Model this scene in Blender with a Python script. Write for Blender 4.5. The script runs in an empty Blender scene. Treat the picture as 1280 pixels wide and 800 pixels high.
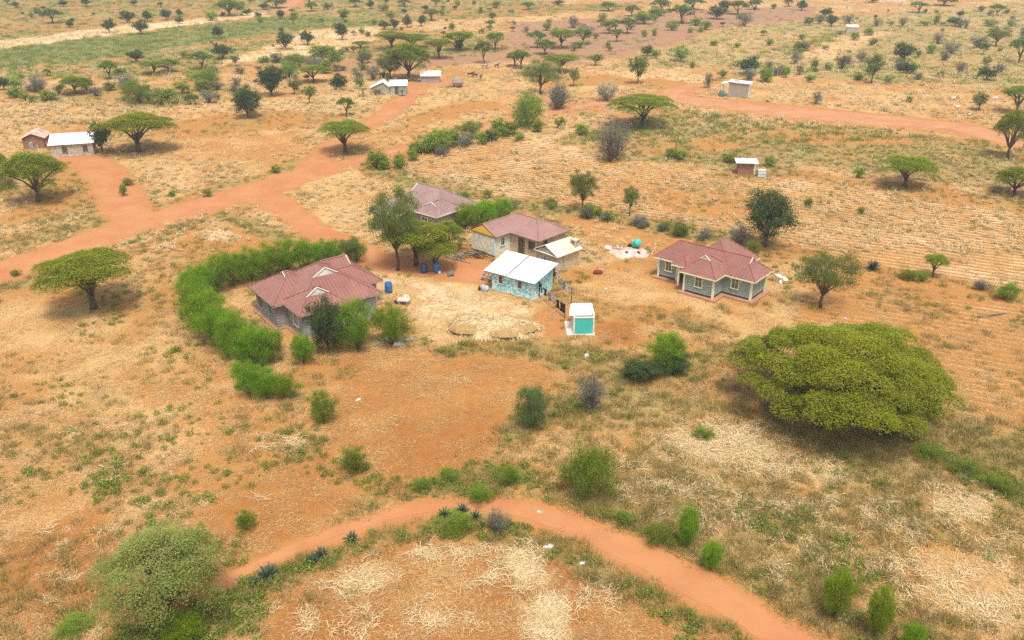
import bpy, bmesh, math, random
import numpy as np
from mathutils import Vector, Matrix

# ------------------------------------------------------------------ camera
R = math.radians
SC = bpy.context.scene
COL = SC.collection
FPX, HORIZON, CAM_H = 1100.0, -110.0, 36.0          # focal length and horizon in 1280-px units, flight height in m
PITCH = math.atan((400 - HORIZON) / FPX)
CP, SP = math.cos(PITCH), math.sin(PITCH)
cam = bpy.data.cameras.new('camera')
cam.sensor_width = 36.0
cam.lens = FPX / 1280 * 36.0
cam.clip_start = 0.5
cam.clip_end = 8000
camo = bpy.data.objects.new('camera', cam)
camo.location = (0, 0, CAM_H)
camo.rotation_euler = (math.pi / 2 - PITCH, 0, 0)
COL.objects.link(camo)
SC.camera = camo

# ------------------------------------------------------------------ sky, sun, exposure
SUN_EL, SUN_AZ = 66.0, 12.0                          # sun high, a little behind the camera's right shoulder
world = bpy.data.worlds.new('World')
SC.world = world
world.use_nodes = True
wn = world.node_tree.nodes
wl = world.node_tree.links
bg = wn['Background']
sky = wn.new('ShaderNodeTexSky')
sky.sky_type = 'NISHITA'
sky.sun_disc = False
sky.sun_elevation = R(SUN_EL)
sky.sun_rotation = R(180 - SUN_AZ)
sky.air_density = 1.0
sky.dust_density = 4.0
sky.ozone_density = 1.0
hs = wn.new('ShaderNodeHueSaturation')               # thin overcast: the blue is veiled
hs.inputs['Saturation'].default_value = 0.35
wl.new(sky.outputs[0], hs.inputs['Color'])
wl.new(hs.outputs[0], bg.inputs['Color'])
bg.inputs['Strength'].default_value = 0.15
sun = bpy.data.lights.new('sun', 'SUN')
sun.energy = 2.4
sun.angle = R(11)
sun.color = (1.0, 0.95, 0.86)
suno = bpy.data.objects.new('sun', sun)
d = Vector((math.sin(R(SUN_AZ)) * math.cos(R(SUN_EL)), -math.cos(R(SUN_AZ)) * math.cos(R(SUN_EL)), math.sin(R(SUN_EL))))
suno.rotation_euler = d.to_track_quat('Z', 'Y').to_euler()
suno.location = (60, -60, 160)
COL.objects.link(suno)
SC.view_settings.view_transform = 'Standard'
SC.view_settings.look = 'None'
SC.view_settings.gamma = 1
SC.view_settings.exposure = 0.52
SC.view_settings.use_curve_mapping = False
SC.cycles.use_denoising = False
SC.cycles.max_bounces = 6
SC.cycles.diffuse_bounces = 3
SC.cycles.transmission_bounces = 3
SC.cycles.volume_bounces = 0
SC.cycles.transparent_max_bounces = 8

rng = np.random.default_rng(11)
random.seed(5)


# ------------------------------------------------------------------ helpers
def G(x, y, z=0.0):
    """ground point of the survey photograph's grid (x, y), at height z"""
    u = (x - 640) / FPX
    v = (y - 400) / FPX
    t = (CAM_H - z) / (SP + v * CP)
    return (u * t, t * (CP - v * SP))


def proj_y(X, Y, Z):
    c = Y * CP + (CAM_H - Z) * SP
    return 400 + FPX * ((CAM_H - Z) * CP - Y * SP) / c


def ppm(x, y):
    X, Y = G(x, y)
    return FPX / (Y * CP + CAM_H * SP)


def link(name, me, mat=None, parent=None, loc=None, rotz=0.0):
    o = bpy.data.objects.new(name, me)
    COL.objects.link(o)
    if mat is not None:
        me.materials.append(mat)
    if parent is not None:
        o.parent = parent
    if loc is not None:
        o.location = loc
    if rotz:
        o.rotation_euler = (0, 0, rotz)
    return o


def tag(o, label=None, cat=None, group=None, kind=None):
    if label:
        o['label'] = label
    if cat:
        o['category'] = cat
    if group:
        o['group'] = group
    if kind:
        o['kind'] = kind
    return o


def empty(name, loc, rotz=0.0):
    o = bpy.data.objects.new(name, None)
    o.empty_display_size = 0.3
    o.location = loc
    o.rotation_euler = (0, 0, rotz)
    COL.objects.link(o)
    return o


def thing(name, label, cat, loc, rotz=0.0, group=None):
    return tag(empty(name, loc, rotz), label, cat, group)


class MB:
    """collects vertices and faces for one mesh"""
    def __init__(s):
        s.v = []
        s.f = []

    def add(s, vs, fs):
        n = len(s.v)
        s.v += [tuple(p) for p in vs]
        s.f += [tuple(i + n for i in q) for q in fs]
        return s

    def box(s, x0, x1, y0, y1, z0, z1):
        return s.add([(x0, y0, z0), (x1, y0, z0), (x1, y1, z0), (x0, y1, z0), (x0, y0, z1), (x1, y0, z1), (x1, y1, z1), (x0, y1, z1)],
                     [(0, 3, 2, 1), (4, 5, 6, 7), (0, 1, 5, 4), (1, 2, 6, 5), (2, 3, 7, 6), (3, 0, 4, 7)])

    def prism(s, poly, z0, z1):
        n = len(poly)
        vs = [(p[0], p[1], z0) for p in poly] + [(p[0], p[1], z1) for p in poly]
        fs = [tuple(range(n - 1, -1, -1)), tuple(range(n, 2 * n))]
        fs += [(i, (i + 1) % n, n + (i + 1) % n, n + i) for i in range(n)]
        return s.add(vs, fs)

    def tube(s, pts, rad, k=6, cap=True):
        pts = [Vector(p) for p in pts]
        vs, fs = [], []
        for i, p in enumerate(pts):
            a = pts[min(i + 1, len(pts) - 1)] - pts[max(i - 1, 0)]
            a = a.normalized() if a.length > 1e-6 else Vector((0, 0, 1))
            ref = Vector((1, 0, 0)) if abs(a.x) < 0.8 else Vector((0, 1, 0))
            e1 = a.cross(ref).normalized()
            e2 = a.cross(e1)
            r = rad[i] if isinstance(rad, (list, tuple)) else rad
            for j in range(k):
                t = 2 * math.pi * j / k
                vs.append(p + e1 * (r * math.cos(t)) + e2 * (r * math.sin(t)))
        for i in range(len(pts) - 1):
            for j in range(k):
                fs.append((i * k + j, i * k + (j + 1) % k, (i + 1) * k + (j + 1) % k, (i + 1) * k + j))
        if cap:
            fs.append(tuple(range(k - 1, -1, -1)))
            m = (len(pts) - 1) * k
            fs.append(tuple(range(m, m + k)))
        return s.add(vs, fs)

    def lathe(s, prof, k=16, c=(0, 0)):
        vs, fs = [], []
        for r, z in prof:
            for j in range(k):
                t = 2 * math.pi * j / k
                vs.append((c[0] + r * math.cos(t), c[1] + r * math.sin(t), z))
        for i in range(len(prof) - 1):
            for j in range(k):
                fs.append((i * k + j, i * k + (j + 1) % k, (i + 1) * k + (j + 1) % k, (i + 1) * k + j))
        fs.append(tuple(range(k - 1, -1, -1)))
        m = (len(prof) - 1) * k
        fs.append(tuple(range(m, m + k)))
        return s.add(vs, fs)

    def mesh(s, name='mesh', smooth=False):
        me = bpy.data.meshes.new(name)
        me.from_pydata(s.v, [], s.f)
        me.update()
        if smooth:
            me.shade_smooth()
        return me

    def build(s, name, mat=None, parent=None, smooth=False, loc=None, rotz=0.0):
        return link(name, s.mesh(name, smooth), mat, parent, loc, rotz)


def np_mesh(name, verts, faces_n, mat=None, attr=None):
    """verts (N,3); faces_n = 3 or 4 consecutive vertices per face"""
    me = bpy.data.meshes.new(name)
    n = len(verts)
    nf = n // faces_n
    me.vertices.add(n)
    me.vertices.foreach_set('co', np.ascontiguousarray(verts, dtype=np.float32).ravel())
    me.loops.add(n)
    me.loops.foreach_set('vertex_index', np.arange(n, dtype=np.int32))
    me.polygons.add(nf)
    me.polygons.foreach_set('loop_start', np.arange(0, n, faces_n, dtype=np.int32))
    if attr is not None:
        a = me.attributes.new('tint', 'FLOAT', 'POINT')
        a.data.foreach_set('value', np.repeat(attr.astype(np.float32), faces_n))
    me.update(calc_edges=True)
    me.validate()
    if mat is not None:
        me.materials.append(mat)
    return me


# ------------------------------------------------------------------ 2-D value noise (for plan masks)
_lat = rng.random((256, 256)).astype(np.float32)


def vnoise(x, y, scale, seed=0):
    x = np.asarray(x) / scale + seed * 17.3
    y = np.asarray(y) / scale + seed * 9.1
    xi = np.floor(x).astype(np.int64)
    yi = np.floor(y).astype(np.int64)
    fx = x - xi
    fy = y - yi
    fx = fx * fx * (3 - 2 * fx)
    fy = fy * fy * (3 - 2 * fy)
    a = _lat[xi & 255, yi & 255]
    b = _lat[(xi + 1) & 255, yi & 255]
    c = _lat[xi & 255, (yi + 1) & 255]
    e = _lat[(xi + 1) & 255, (yi + 1) & 255]
    return (a * (1 - fx) + b * fx) * (1 - fy) + (c * (1 - fx) + e * fx) * fy


def fbm(x, y, scale, seed=0, n=3):
    t = 0
    w = 0
    for i in range(n):
        t = t + vnoise(x, y, scale / 2 ** i, seed + i) * 0.5 ** i
        w += 0.5 ** i
    return t / w


def sstep(a, b, x):
    t = np.clip((x - a) / (b - a), 0, 1)
    return t * t * (3 - 2 * t)


def poly_sd(X, Y, poly):
    """signed distance to a polygon, positive inside"""
    best = np.full(X.shape, 1e18)
    inside = np.zeros(X.shape, bool)
    n = len(poly)
    for i in range(n):
        x0, y0 = poly[i]
        x1, y1 = poly[(i + 1) % n]
        dx, dy = x1 - x0, y1 - y0
        t = np.clip(((X - x0) * dx + (Y - y0) * dy) / (dx * dx + dy * dy + 1e-9), 0, 1)
        best = np.minimum(best, (X - x0 - t * dx) ** 2 + (Y - y0 - t * dy) ** 2)
        cond = (y0 > Y) != (y1 > Y)
        inside ^= cond & (X < (x1 - x0) * (Y - y0) / (y1 - y0 + 1e-12) + x0)
    r = np.sqrt(best)
    return np.where(inside, r, -r)


def line_d(X, Y, pts):
    """distance to a polyline whose points are (x, y, halfwidth): minus the half width there, negative inside"""
    best = np.full(X.shape, 1e9)
    for (x0, y0, w0), (x1, y1, w1) in zip(pts[:-1], pts[1:]):
        dx, dy = x1 - x0, y1 - y0
        t = np.clip(((X - x0) * dx + (Y - y0) * dy) / (dx * dx + dy * dy + 1e-9), 0, 1)
        best = np.minimum(best, np.hypot(X - x0 - t * dx, Y - y0 - t * dy) - (w0 + (w1 - w0) * t))
    return best


# ------------------------------------------------------------------ materials
class NT:
    def __init__(s, name):
        s.m = bpy.data.materials.new(name)
        s.m.use_nodes = True
        s.t = s.m.node_tree
        s.n = s.t.nodes
        s.n.clear()
        s.out = s.n.new('ShaderNodeOutputMaterial')

    def new(s, typ, **kw):
        nd = s.n.new(typ)
        for k, v in kw.items():
            if k.startswith('i_'):
                nd.inputs[k[2:].replace('_', ' ')].default_value = v
            else:
                setattr(nd, k, v)
        return nd

    def lk(s, a, b):
        s.t.links.new(a, b)

    def val(s, sock, v):
        if isinstance(v, bpy.types.NodeSocket):
            s.lk(v, sock)
        else:
            sock.default_value = v

    def mix(s, fac, a, b, blend='MIX'):
        nd = s.new('ShaderNodeMix', data_type='RGBA', blend_type=blend)
        s.val(nd.inputs[0], fac)
        s.val(nd.inputs[6], a if not isinstance(a, tuple) else (*a, 1) if len(a) == 3 else a)
        s.val(nd.inputs[7], b if not isinstance(b, tuple) else (*b, 1) if len(b) == 3 else b)
        return nd.outputs[2]

    def math(s, op, a, b=0.0, c=None, clamp=False):
        nd = s.new('ShaderNodeMath', operation=op, use_clamp=clamp)
        s.val(nd.inputs[0], a)
        s.val(nd.inputs[1], b)
        if c is not None:
            s.val(nd.inputs[2], c)
        return nd.outputs[0]

    def noise(s, vec, scale, detail=3, rough=0.55, dist=0.0):
        nd = s.new('ShaderNodeTexNoise')
        nd.inputs['Scale'].default_value = scale
        nd.inputs['Detail'].default_value = detail
        nd.inputs['Roughness'].default_value = rough
        nd.inputs['Distortion'].default_value = dist
        if vec is not None:
            s.lk(vec, nd.inputs['Vector'])
        return nd.outputs['Fac']

    def ramp(s, fac, a, b):
        nd = s.new('ShaderNodeMapRange', interpolation_type='SMOOTHSTEP')
        s.val(nd.inputs['Value'], fac)
        s.val(nd.inputs['From Min'], a)
        s.val(nd.inputs['From Max'], b)
        return nd.outputs[0]

    def coord(s, which='Object', scale=None):
        tc = s.new('ShaderNodeTexCoord')
        v = tc.outputs[which]
        if scale is not None:
            mp = s.new('ShaderNodeMapping')
            mp.inputs['Scale'].default_value = scale
            s.lk(v, mp.inputs['Vector'])
            v = mp.outputs[0]
        return v

    def bump(s, h, strength=0.3, dist=0.05):
        nd = s.new('ShaderNodeBump')
        nd.inputs['Strength'].default_value = strength
        nd.inputs['Distance'].default_value = dist
        s.lk(h, nd.inputs['Height'])
        return nd.outputs[0]

    def finish(s, col, rough=0.8, normal=None, spec=0.3, metal=0.0):
        p = s.new('ShaderNodeBsdfPrincipled')
        s.val(p.inputs['Base Color'], col if not isinstance(col, tuple) else (*col, 1))
        s.val(p.inputs['Roughness'], rough)
        p.inputs['Specular IOR Level'].default_value = spec
        p.inputs['Metallic'].default_value = metal
        if normal is not None:
            s.lk(normal, p.inputs['Normal'])
        s.lk(p.outputs[0], s.out.inputs['Surface'])
        return s.m


def m_plain(name, col, col2=None, scale=1.5, rough=0.75, bump=0.15, spec=0.3, metal=0.0, dirt=None, streak=False):
    t = NT(name)
    v = t.coord('Object')
    if col2 is None:
        col2 = tuple(c * 0.72 for c in col)
    n1 = t.noise(v, scale, 5, 0.62)
    c = t.mix(t.ramp(n1, 0.35, 0.68), col, col2)
    if streak:
        n3 = t.noise(t.coord('Object', (6, 6, 0.5)), 1.0, 3)
        c = t.mix(t.math('MULTIPLY', t.ramp(n3, 0.5, 0.75), 0.45), c, tuple(x * 0.55 for x in col2))
    if dirt is not None:
        n2 = t.noise(v, scale * 0.35, 4, 0.6)
        c = t.mix(t.math('MULTIPLY', t.ramp(n2, 0.5, 0.72), 0.7), c, dirt)
    n4 = t.noise(v, scale * 9, 3)
    return t.finish(c, rough, t.bump(n4, bump, 0.03), spec, metal)


def m_masonry(name, cols, mortar, bw=0.42, bh=0.2, mott=None, rough=0.9, stain=None, stain_h=0.5, vary=1.0):
    """block or rubble masonry: stones of several colours in mortar joints (box-mapped on both wall directions)"""
    t = NT(name)
    tc = t.new('ShaderNodeTexCoord')
    sep = t.new('ShaderNodeSeparateXYZ')
    t.lk(tc.outputs['Object'], sep.inputs[0])
    s_ = t.math('ADD', sep.outputs[0], sep.outputs[1])
    cmb = t.new('ShaderNodeCombineXYZ')
    t.lk(s_, cmb.inputs[0])
    t.lk(sep.outputs[2], cmb.inputs[1])
    br = t.new('ShaderNodeTexBrick')
    br.inputs['Scale'].default_value = 1.0
    br.inputs['Brick Width'].default_value = bw
    br.inputs['Row Height'].default_value = bh
    br.inputs['Mortar Size'].default_value = 0.018
    br.inputs['Mortar Smooth'].default_value = 0.4
    br.inputs['Color1'].default_value = (0, 0, 0, 1)
    br.inputs['Color2'].default_value = (1, 1, 1, 1)
    br.inputs['Mortar'].default_value = (0.5, 0.5, 0.5, 1)
    t.lk(cmb.outputs[0], br.inputs['Vector'])
    vor = t.new('ShaderNodeTexVoronoi')
    vor.inputs['Scale'].default_value = 1.0 / bh * 0.8
    t.lk(cmb.outputs[0], vor.inputs['Vector'])
    cr = t.new('ShaderNodeValToRGB')
    cr.color_ramp.interpolation = 'CONSTANT'
    el = cr.color_ramp.elements
    el[0].position = 0
    el[0].color = (*cols[0], 1)
    for i, c in enumerate(cols[1:]):
        e = el.new((i + 1) / len(cols)) if i < len(cols) - 2 else el[-1]
        e.position = (i + 1) / len(cols)
        e.color = (*c, 1)
    sepc = t.new('ShaderNodeSeparateColor')
    t.lk(vor.outputs['Color'], sepc.inputs[0])
    t.lk(sepc.outputs[0], cr.inputs[0])
    col = t.mix(t.math('MULTIPLY', br.outputs['Fac'], 0.85), cr.outputs[0], mortar)
    n = t.noise(tc.outputs['Object'], 1.2, 4, 0.6)
    col = t.mix(t.ramp(n, 0.3, 0.75), col, tuple(c * 0.7 for c in mortar) if mott is None else mott)if mott is not None else col
    if stain is not None:
        hgt = t.math('ADD', sep.outputs[2], t.math('MULTIPLY', t.noise(tc.outputs['Object'], 3.0, 3), 0.5))
        f = t.ramp(hgt, stain_h + 0.35, stain_h)
        col = t.mix(t.math('MULTIPLY', f, 0.8), col, stain)
    h = t.math('SUBTRACT', t.noise(tc.outputs['Object'], 9, 3), t.math('MULTIPLY', br.outputs['Fac'], 1.0))
    return t.finish(col, rough, t.bump(h, 0.6, 0.03), 0.2)


def m_leaf(name, lo, hi, dry=None, transl=0.42, spread=0.3):
    t = NT(name)
    at = t.new('ShaderNodeAttribute', attribute_name='tint')
    oi = t.new('ShaderNodeObjectInfo')
    c = t.mix(at.outputs['Fac'], lo, hi)
    if dry is not None:
        c = t.mix(t.ramp(at.outputs['Fac'], 0.86, 0.95), c, dry)
    hsn = t.new('ShaderNodeHueSaturation')
    t.lk(t.math('ADD', t.math('MULTIPLY', oi.outputs['Random'], 0.035), 0.483), hsn.inputs['Hue'])
    t.lk(t.math('ADD', t.math('MULTIPLY', oi.outputs['Random'], spread), 1 - spread / 2), hsn.inputs['Value'])
    t.lk(c, hsn.inputs['Color'])
    c = hsn.outputs[0]
    p = t.new('ShaderNodeBsdfPrincipled')
    t.lk(c, p.inputs['Base Color'])
    p.inputs['Roughness'].default_value = 0.65
    p.inputs['Specular IOR Level'].default_value = 0.2
    tr = t.new('ShaderNodeBsdfTranslucent')
    t.lk(t.mix(0.5, c, (0.3, 0.4, 0.03)), tr.inputs['Color'])
    mx = t.new('ShaderNodeMixShader')
    mx.inputs[0].default_value = transl
    t.lk(p.outputs[0], mx.inputs[1])
    t.lk(tr.outputs[0], mx.inputs[2])
    t.lk(mx.outputs[0], t.out.inputs['Surface'])
    return t.m


def m_stuff(name, lo, hi, transl=0.2):
    """scattered litter and grass: colour by instance and by blade"""
    t = NT(name)
    at = t.new('ShaderNodeAttribute', attribute_name='tint')
    it = t.new('ShaderNodeAttribute', attribute_name='itint', attribute_type='INSTANCER')
    f = t.math('ADD', t.math('MULTIPLY', at.outputs['Fac'], 0.5), t.math('MULTIPLY', it.outputs['Fac'], 0.5))
    c = t.mix(f, lo, hi)
    p = t.new('ShaderNodeBsdfPrincipled')
    t.lk(c, p.inputs['Base Color'])
    p.inputs['Roughness'].default_value = 0.8
    p.inputs['Specular IOR Level'].default_value = 0.15
    tr = t.new('ShaderNodeBsdfTranslucent')
    t.lk(c, tr.inputs['Color'])
    mx = t.new('ShaderNodeMixShader')
    mx.inputs[0].default_value = transl
    t.lk(p.outputs[0], mx.inputs[1])
    t.lk(tr.outputs[0], mx.inputs[2])
    t.lk(mx.outputs[0], t.out.inputs['Surface'])
    return t.m


SOIL_O = (0.385, 0.18, 0.05)
SOIL_R = (0.285, 0.108, 0.026)
ROAD_C = (0.445, 0.205, 0.086)
STRAW_C = (0.66, 0.47, 0.25)
DRYG_C = (0.33, 0.27, 0.095)
GREEN_C = (0.13, 0.19, 0.035)

M = {
    'roof_maroon': m_plain('roof_maroon', (0.25, 0.10, 0.075), (0.205, 0.08, 0.06), 0.6, 0.5, 0.06, 0.5, dirt=(0.30, 0.13, 0.10)),
    'roof_faded': m_plain('roof_faded', (0.27, 0.17, 0.15), (0.225, 0.135, 0.12), 0.5, 0.6, 0.06, 0.4, dirt=(0.30, 0.2, 0.17)),
    'roof_pink': m_plain('roof_pink', (0.30, 0.165, 0.14), (0.25, 0.13, 0.11), 0.5, 0.55, 0.06, 0.4, dirt=(0.33, 0.19, 0.17)),
    'ridge_red': m_plain('ridge_red', (0.36, 0.125, 0.09), None, 1, 0.5, 0.05),
    'white_sheet': m_plain('white_sheet', (0.80, 0.79, 0.77), (0.72, 0.69, 0.65), 0.7, 0.45, 0.05, 0.5, dirt=(0.66, 0.52, 0.42)),
    'rust_sheet': m_plain('rust_sheet', (0.50, 0.36, 0.28), (0.33, 0.19, 0.12), 0.8, 0.7, 0.1, 0.3, dirt=(0.62, 0.56, 0.5)),
    'cream_sheet': m_plain('cream_sheet', (0.70, 0.63, 0.52), (0.60, 0.50, 0.38), 0.8, 0.7, 0.1, dirt=(0.5, 0.38, 0.26)),
    'cream_trim': m_plain('cream_trim', (0.72, 0.72, 0.5), (0.66, 0.64, 0.42), 2, 0.6, 0.05),
    'white_trim': m_plain('white_trim', (0.78, 0.76, 0.7), (0.66, 0.62, 0.55), 2, 0.6, 0.05, dirt=(0.5, 0.4, 0.3)),
    'block_green': m_plain('block_green', (0.30, 0.37, 0.325), (0.235, 0.30, 0.265), 2.5, 0.85, 0.3, streak=True),
    'block_joint': m_plain('block_joint', (0.13, 0.155, 0.14), None, 3, 0.9),
    'block_grey': m_plain('block_grey', (0.36, 0.375, 0.365), (0.27, 0.28, 0.275), 2.0, 0.9, 0.3, dirt=(0.32, 0.24, 0.17)),
    'joint_grey': m_plain('joint_grey', (0.13, 0.125, 0.115), None, 3, 0.9),
    'dark_base': m_plain('dark_base', (0.035, 0.03, 0.03), (0.06, 0.045, 0.04), 3, 0.7),
    'terracotta': m_plain('terracotta', (0.40, 0.20, 0.12), (0.34, 0.16, 0.095), 1.2, 0.8, 0.1, dirt=(0.45, 0.27, 0.17)),
    'concrete': m_plain('concrete', (0.38, 0.36, 0.33), (0.30, 0.27, 0.24), 1.5, 0.9, 0.2),
    'pane': m_plain('pane', (0.06, 0.075, 0.05), (0.16, 0.14, 0.07), 1.2, 0.12, 0.02, 0.6),
    'pane_dark': m_plain('pane_dark', (0.02, 0.022, 0.025), (0.05, 0.05, 0.055), 1.2, 0.2, 0.02, 0.6),
    'door_dark': m_plain('door_dark', (0.085, 0.08, 0.065), None, 3, 0.6),
    'brown_wood': m_plain('brown_wood', (0.20, 0.125, 0.085), (0.13, 0.08, 0.05), 3, 0.8, 0.3),
    'grey_wood': m_plain('grey_wood', (0.34, 0.28, 0.22), (0.20, 0.15, 0.115), 4, 0.9, 0.4),
    'turq': m_plain('turq', (0.045, 0.42, 0.36), (0.06, 0.46, 0.40), 1.0, 0.7, 0.08, dirt=(0.10, 0.46, 0.38)),
    'teal_door': m_plain('teal_door', (0.25, 0.45, 0.46), None, 2, 0.6),
    'yellow_gable': m_plain('yellow_gable', (0.80, 0.50, 0.05), (0.72, 0.43, 0.05), 1.5, 0.8, 0.1),
    'blue_plastic': m_plain('blue_plastic', (0.02, 0.14, 0.36), (0.018, 0.11, 0.28), 1.5, 0.4, 0.03, 0.5),
    'dark_blue_plastic': m_plain('dark_blue_plastic', (0.018, 0.07, 0.15), None, 1.5, 0.45, 0.03, 0.5),
    'green_plastic': m_plain('green_plastic', (0.07, 0.22, 0.2), None, 1.5, 0.5, 0.03, 0.5),
    'white_plastic': m_plain('white_plastic', (0.66, 0.7, 0.72), (0.5, 0.55, 0.6), 2, 0.5, 0.05, 0.4),
    'sack_grey': m_plain('sack_grey', (0.42, 0.42, 0.40), (0.3, 0.29, 0.28), 4, 0.9, 0.4),
    'black_rubber': m_plain('black_rubber', (0.025, 0.024, 0.024), None, 4, 0.8),
    'limestone': m_plain('limestone', (0.62, 0.52, 0.42), (0.5, 0.38, 0.28), 3, 0.95, 0.4),
    'pale_sand': m_plain('pale_sand', (0.60, 0.48, 0.42), (0.46, 0.29, 0.21), 1.6, 0.95, 0.4),
    'red_cloth': m_plain('red_cloth', (0.22, 0.03, 0.02), (0.13, 0.02, 0.015), 4, 0.9, 0.4),
    'mud_brick': m_masonry('mud_brick', [(0.27, 0.125, 0.065), (0.32, 0.155, 0.08), (0.23, 0.105, 0.055)], (0.30, 0.17, 0.1), 0.3, 0.15),
    'stone_rubble': m_masonry('stone_rubble', [(0.42, 0.37, 0.29), (0.52, 0.46, 0.36), (0.34, 0.29, 0.24), (0.48, 0.38, 0.26)], (0.36, 0.32, 0.27), 0.4, 0.2, stain=(0.42, 0.24, 0.13), stain_h=-0.05),
    'stone_tan': m_masonry('stone_tan', [(0.46, 0.38, 0.25), (0.54, 0.46, 0.33), (0.40, 0.33, 0.22), (0.50, 0.39, 0.23)], (0.42, 0.34, 0.23), 0.42, 0.2, stain=(0.42, 0.23, 0.12), stain_h=0.0),
    'stone_painted': m_masonry('stone_painted', [(0.74, 0.58, 0.26), (0.72, 0.70, 0.6), (0.56, 0.58, 0.5), (0.78, 0.68, 0.44), (0.46, 0.56, 0.54)], (0.66, 0.60, 0.44), 0.42, 0.2, stain=(0.4, 0.25, 0.14), stain_h=0.0),
    'stone_turq': m_masonry('stone_turq', [(0.18, 0.58, 0.60), (0.74, 0.80, 0.78), (0.32, 0.62, 0.66), (0.08, 0.46, 0.44), (0.58, 0.74, 0.76)], (0.48, 0.68, 0.70), 0.34, 0.17, stain=(0.30, 0.28, 0.12), stain_h=0.12),
    'turq_corner': m_plain('turq_corner', (0.42, 0.62, 0.62), (0.5, 0.6, 0.56), 2, 0.8),
    'grey_plaster': m_plain('grey_plaster', (0.33, 0.30, 0.25), (0.27, 0.24, 0.2), 1.2, 0.9, 0.2, dirt=(0.4, 0.3, 0.2)),
    'white_plaster': m_plain('white_plaster', (0.74, 0.66, 0.58), (0.66, 0.55, 0.46), 1.5, 0.85, 0.1, dirt=(0.5, 0.32, 0.2)),
    'thatch': m_plain('thatch', (0.33, 0.26, 0.2), (0.22, 0.17, 0.13), 5, 0.95, 0.6),
    'bark': m_plain('bark', (0.115, 0.078, 0.055), (0.07, 0.048, 0.035), 3, 0.95, 0.5),
    'bark_grey': m_plain('bark_grey', (0.22, 0.18, 0.15), (0.14, 0.11, 0.09), 3, 0.95, 0.5),
    'leaf_acacia': m_leaf('leaf_acacia', (0.115, 0.16, 0.006), (0.36, 0.40, 0.016), dry=(0.32, 0.26, 0.06)),
    'leaf_acacia_far': m_leaf('leaf_acacia_far', (0.085, 0.14, 0.016), (0.24, 0.31, 0.035), spread=0.4),
    'leaf_olive': m_leaf('leaf_olive', (0.11, 0.14, 0.028), (0.28, 0.31, 0.08), dry=(0.3, 0.28, 0.11)),
    'leaf_pale': m_leaf('leaf_pale', (0.22, 0.26, 0.06), (0.46, 0.50, 0.15), dry=(0.48, 0.44, 0.17), transl=0.5),
    'leaf_blue': m_leaf('leaf_blue', (0.09, 0.15, 0.045), (0.24, 0.33, 0.11)),
    'leaf_mango': m_leaf('leaf_mango', (0.026, 0.05, 0.014), (0.085, 0.125, 0.03), dry=(0.15, 0.13, 0.05), transl=0.2),
    'leaf_bush': m_leaf('leaf_bush', (0.11, 0.17, 0.014), (0.35, 0.43, 0.05), spread=0.5),
    'leaf_grey': m_leaf('leaf_grey', (0.10, 0.098, 0.07), (0.22, 0.21, 0.155), transl=0.15, spread=0.5),
    'leaf_hedge': m_leaf('leaf_hedge', (0.09, 0.19, 0.006), (0.31, 0.47, 0.02), transl=0.45, spread=0.2),
    'leaf_lime': m_leaf('leaf_lime', (0.12, 0.23, 0.008), (0.37, 0.54, 0.025), transl=0.45, spread=0.2),
    'leaf_agave': m_leaf('leaf_agave', (0.045, 0.085, 0.055), (0.10, 0.16, 0.10), transl=0.05),
    'straw': m_stuff('straw', (0.33, 0.185, 0.06), (0.74, 0.52, 0.25)),
    'stalk': m_stuff('stalk', (0.45, 0.30, 0.12), (0.86, 0.70, 0.42)),
    'dry_grass': m_stuff('dry_grass', (0.17, 0.145, 0.035), (0.42, 0.33, 0.11)),
    'weed': m_stuff('weed', (0.10, 0.145, 0.018), (0.30, 0.34, 0.055)),
}


def cloth_mat(name, c):
    return m_plain(name, c, None, 5, 0.9, 0.3)


# ------------------------------------------------------------------ plan of the ground: roads, fields, verges
def PX(*pts):
    return [G(*p) for p in pts]


def RD(*pts):
    """road centre line: (x, y, half width in m)"""
    return [(*G(p[0], p[1]), p[2]) for p in pts]


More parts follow.
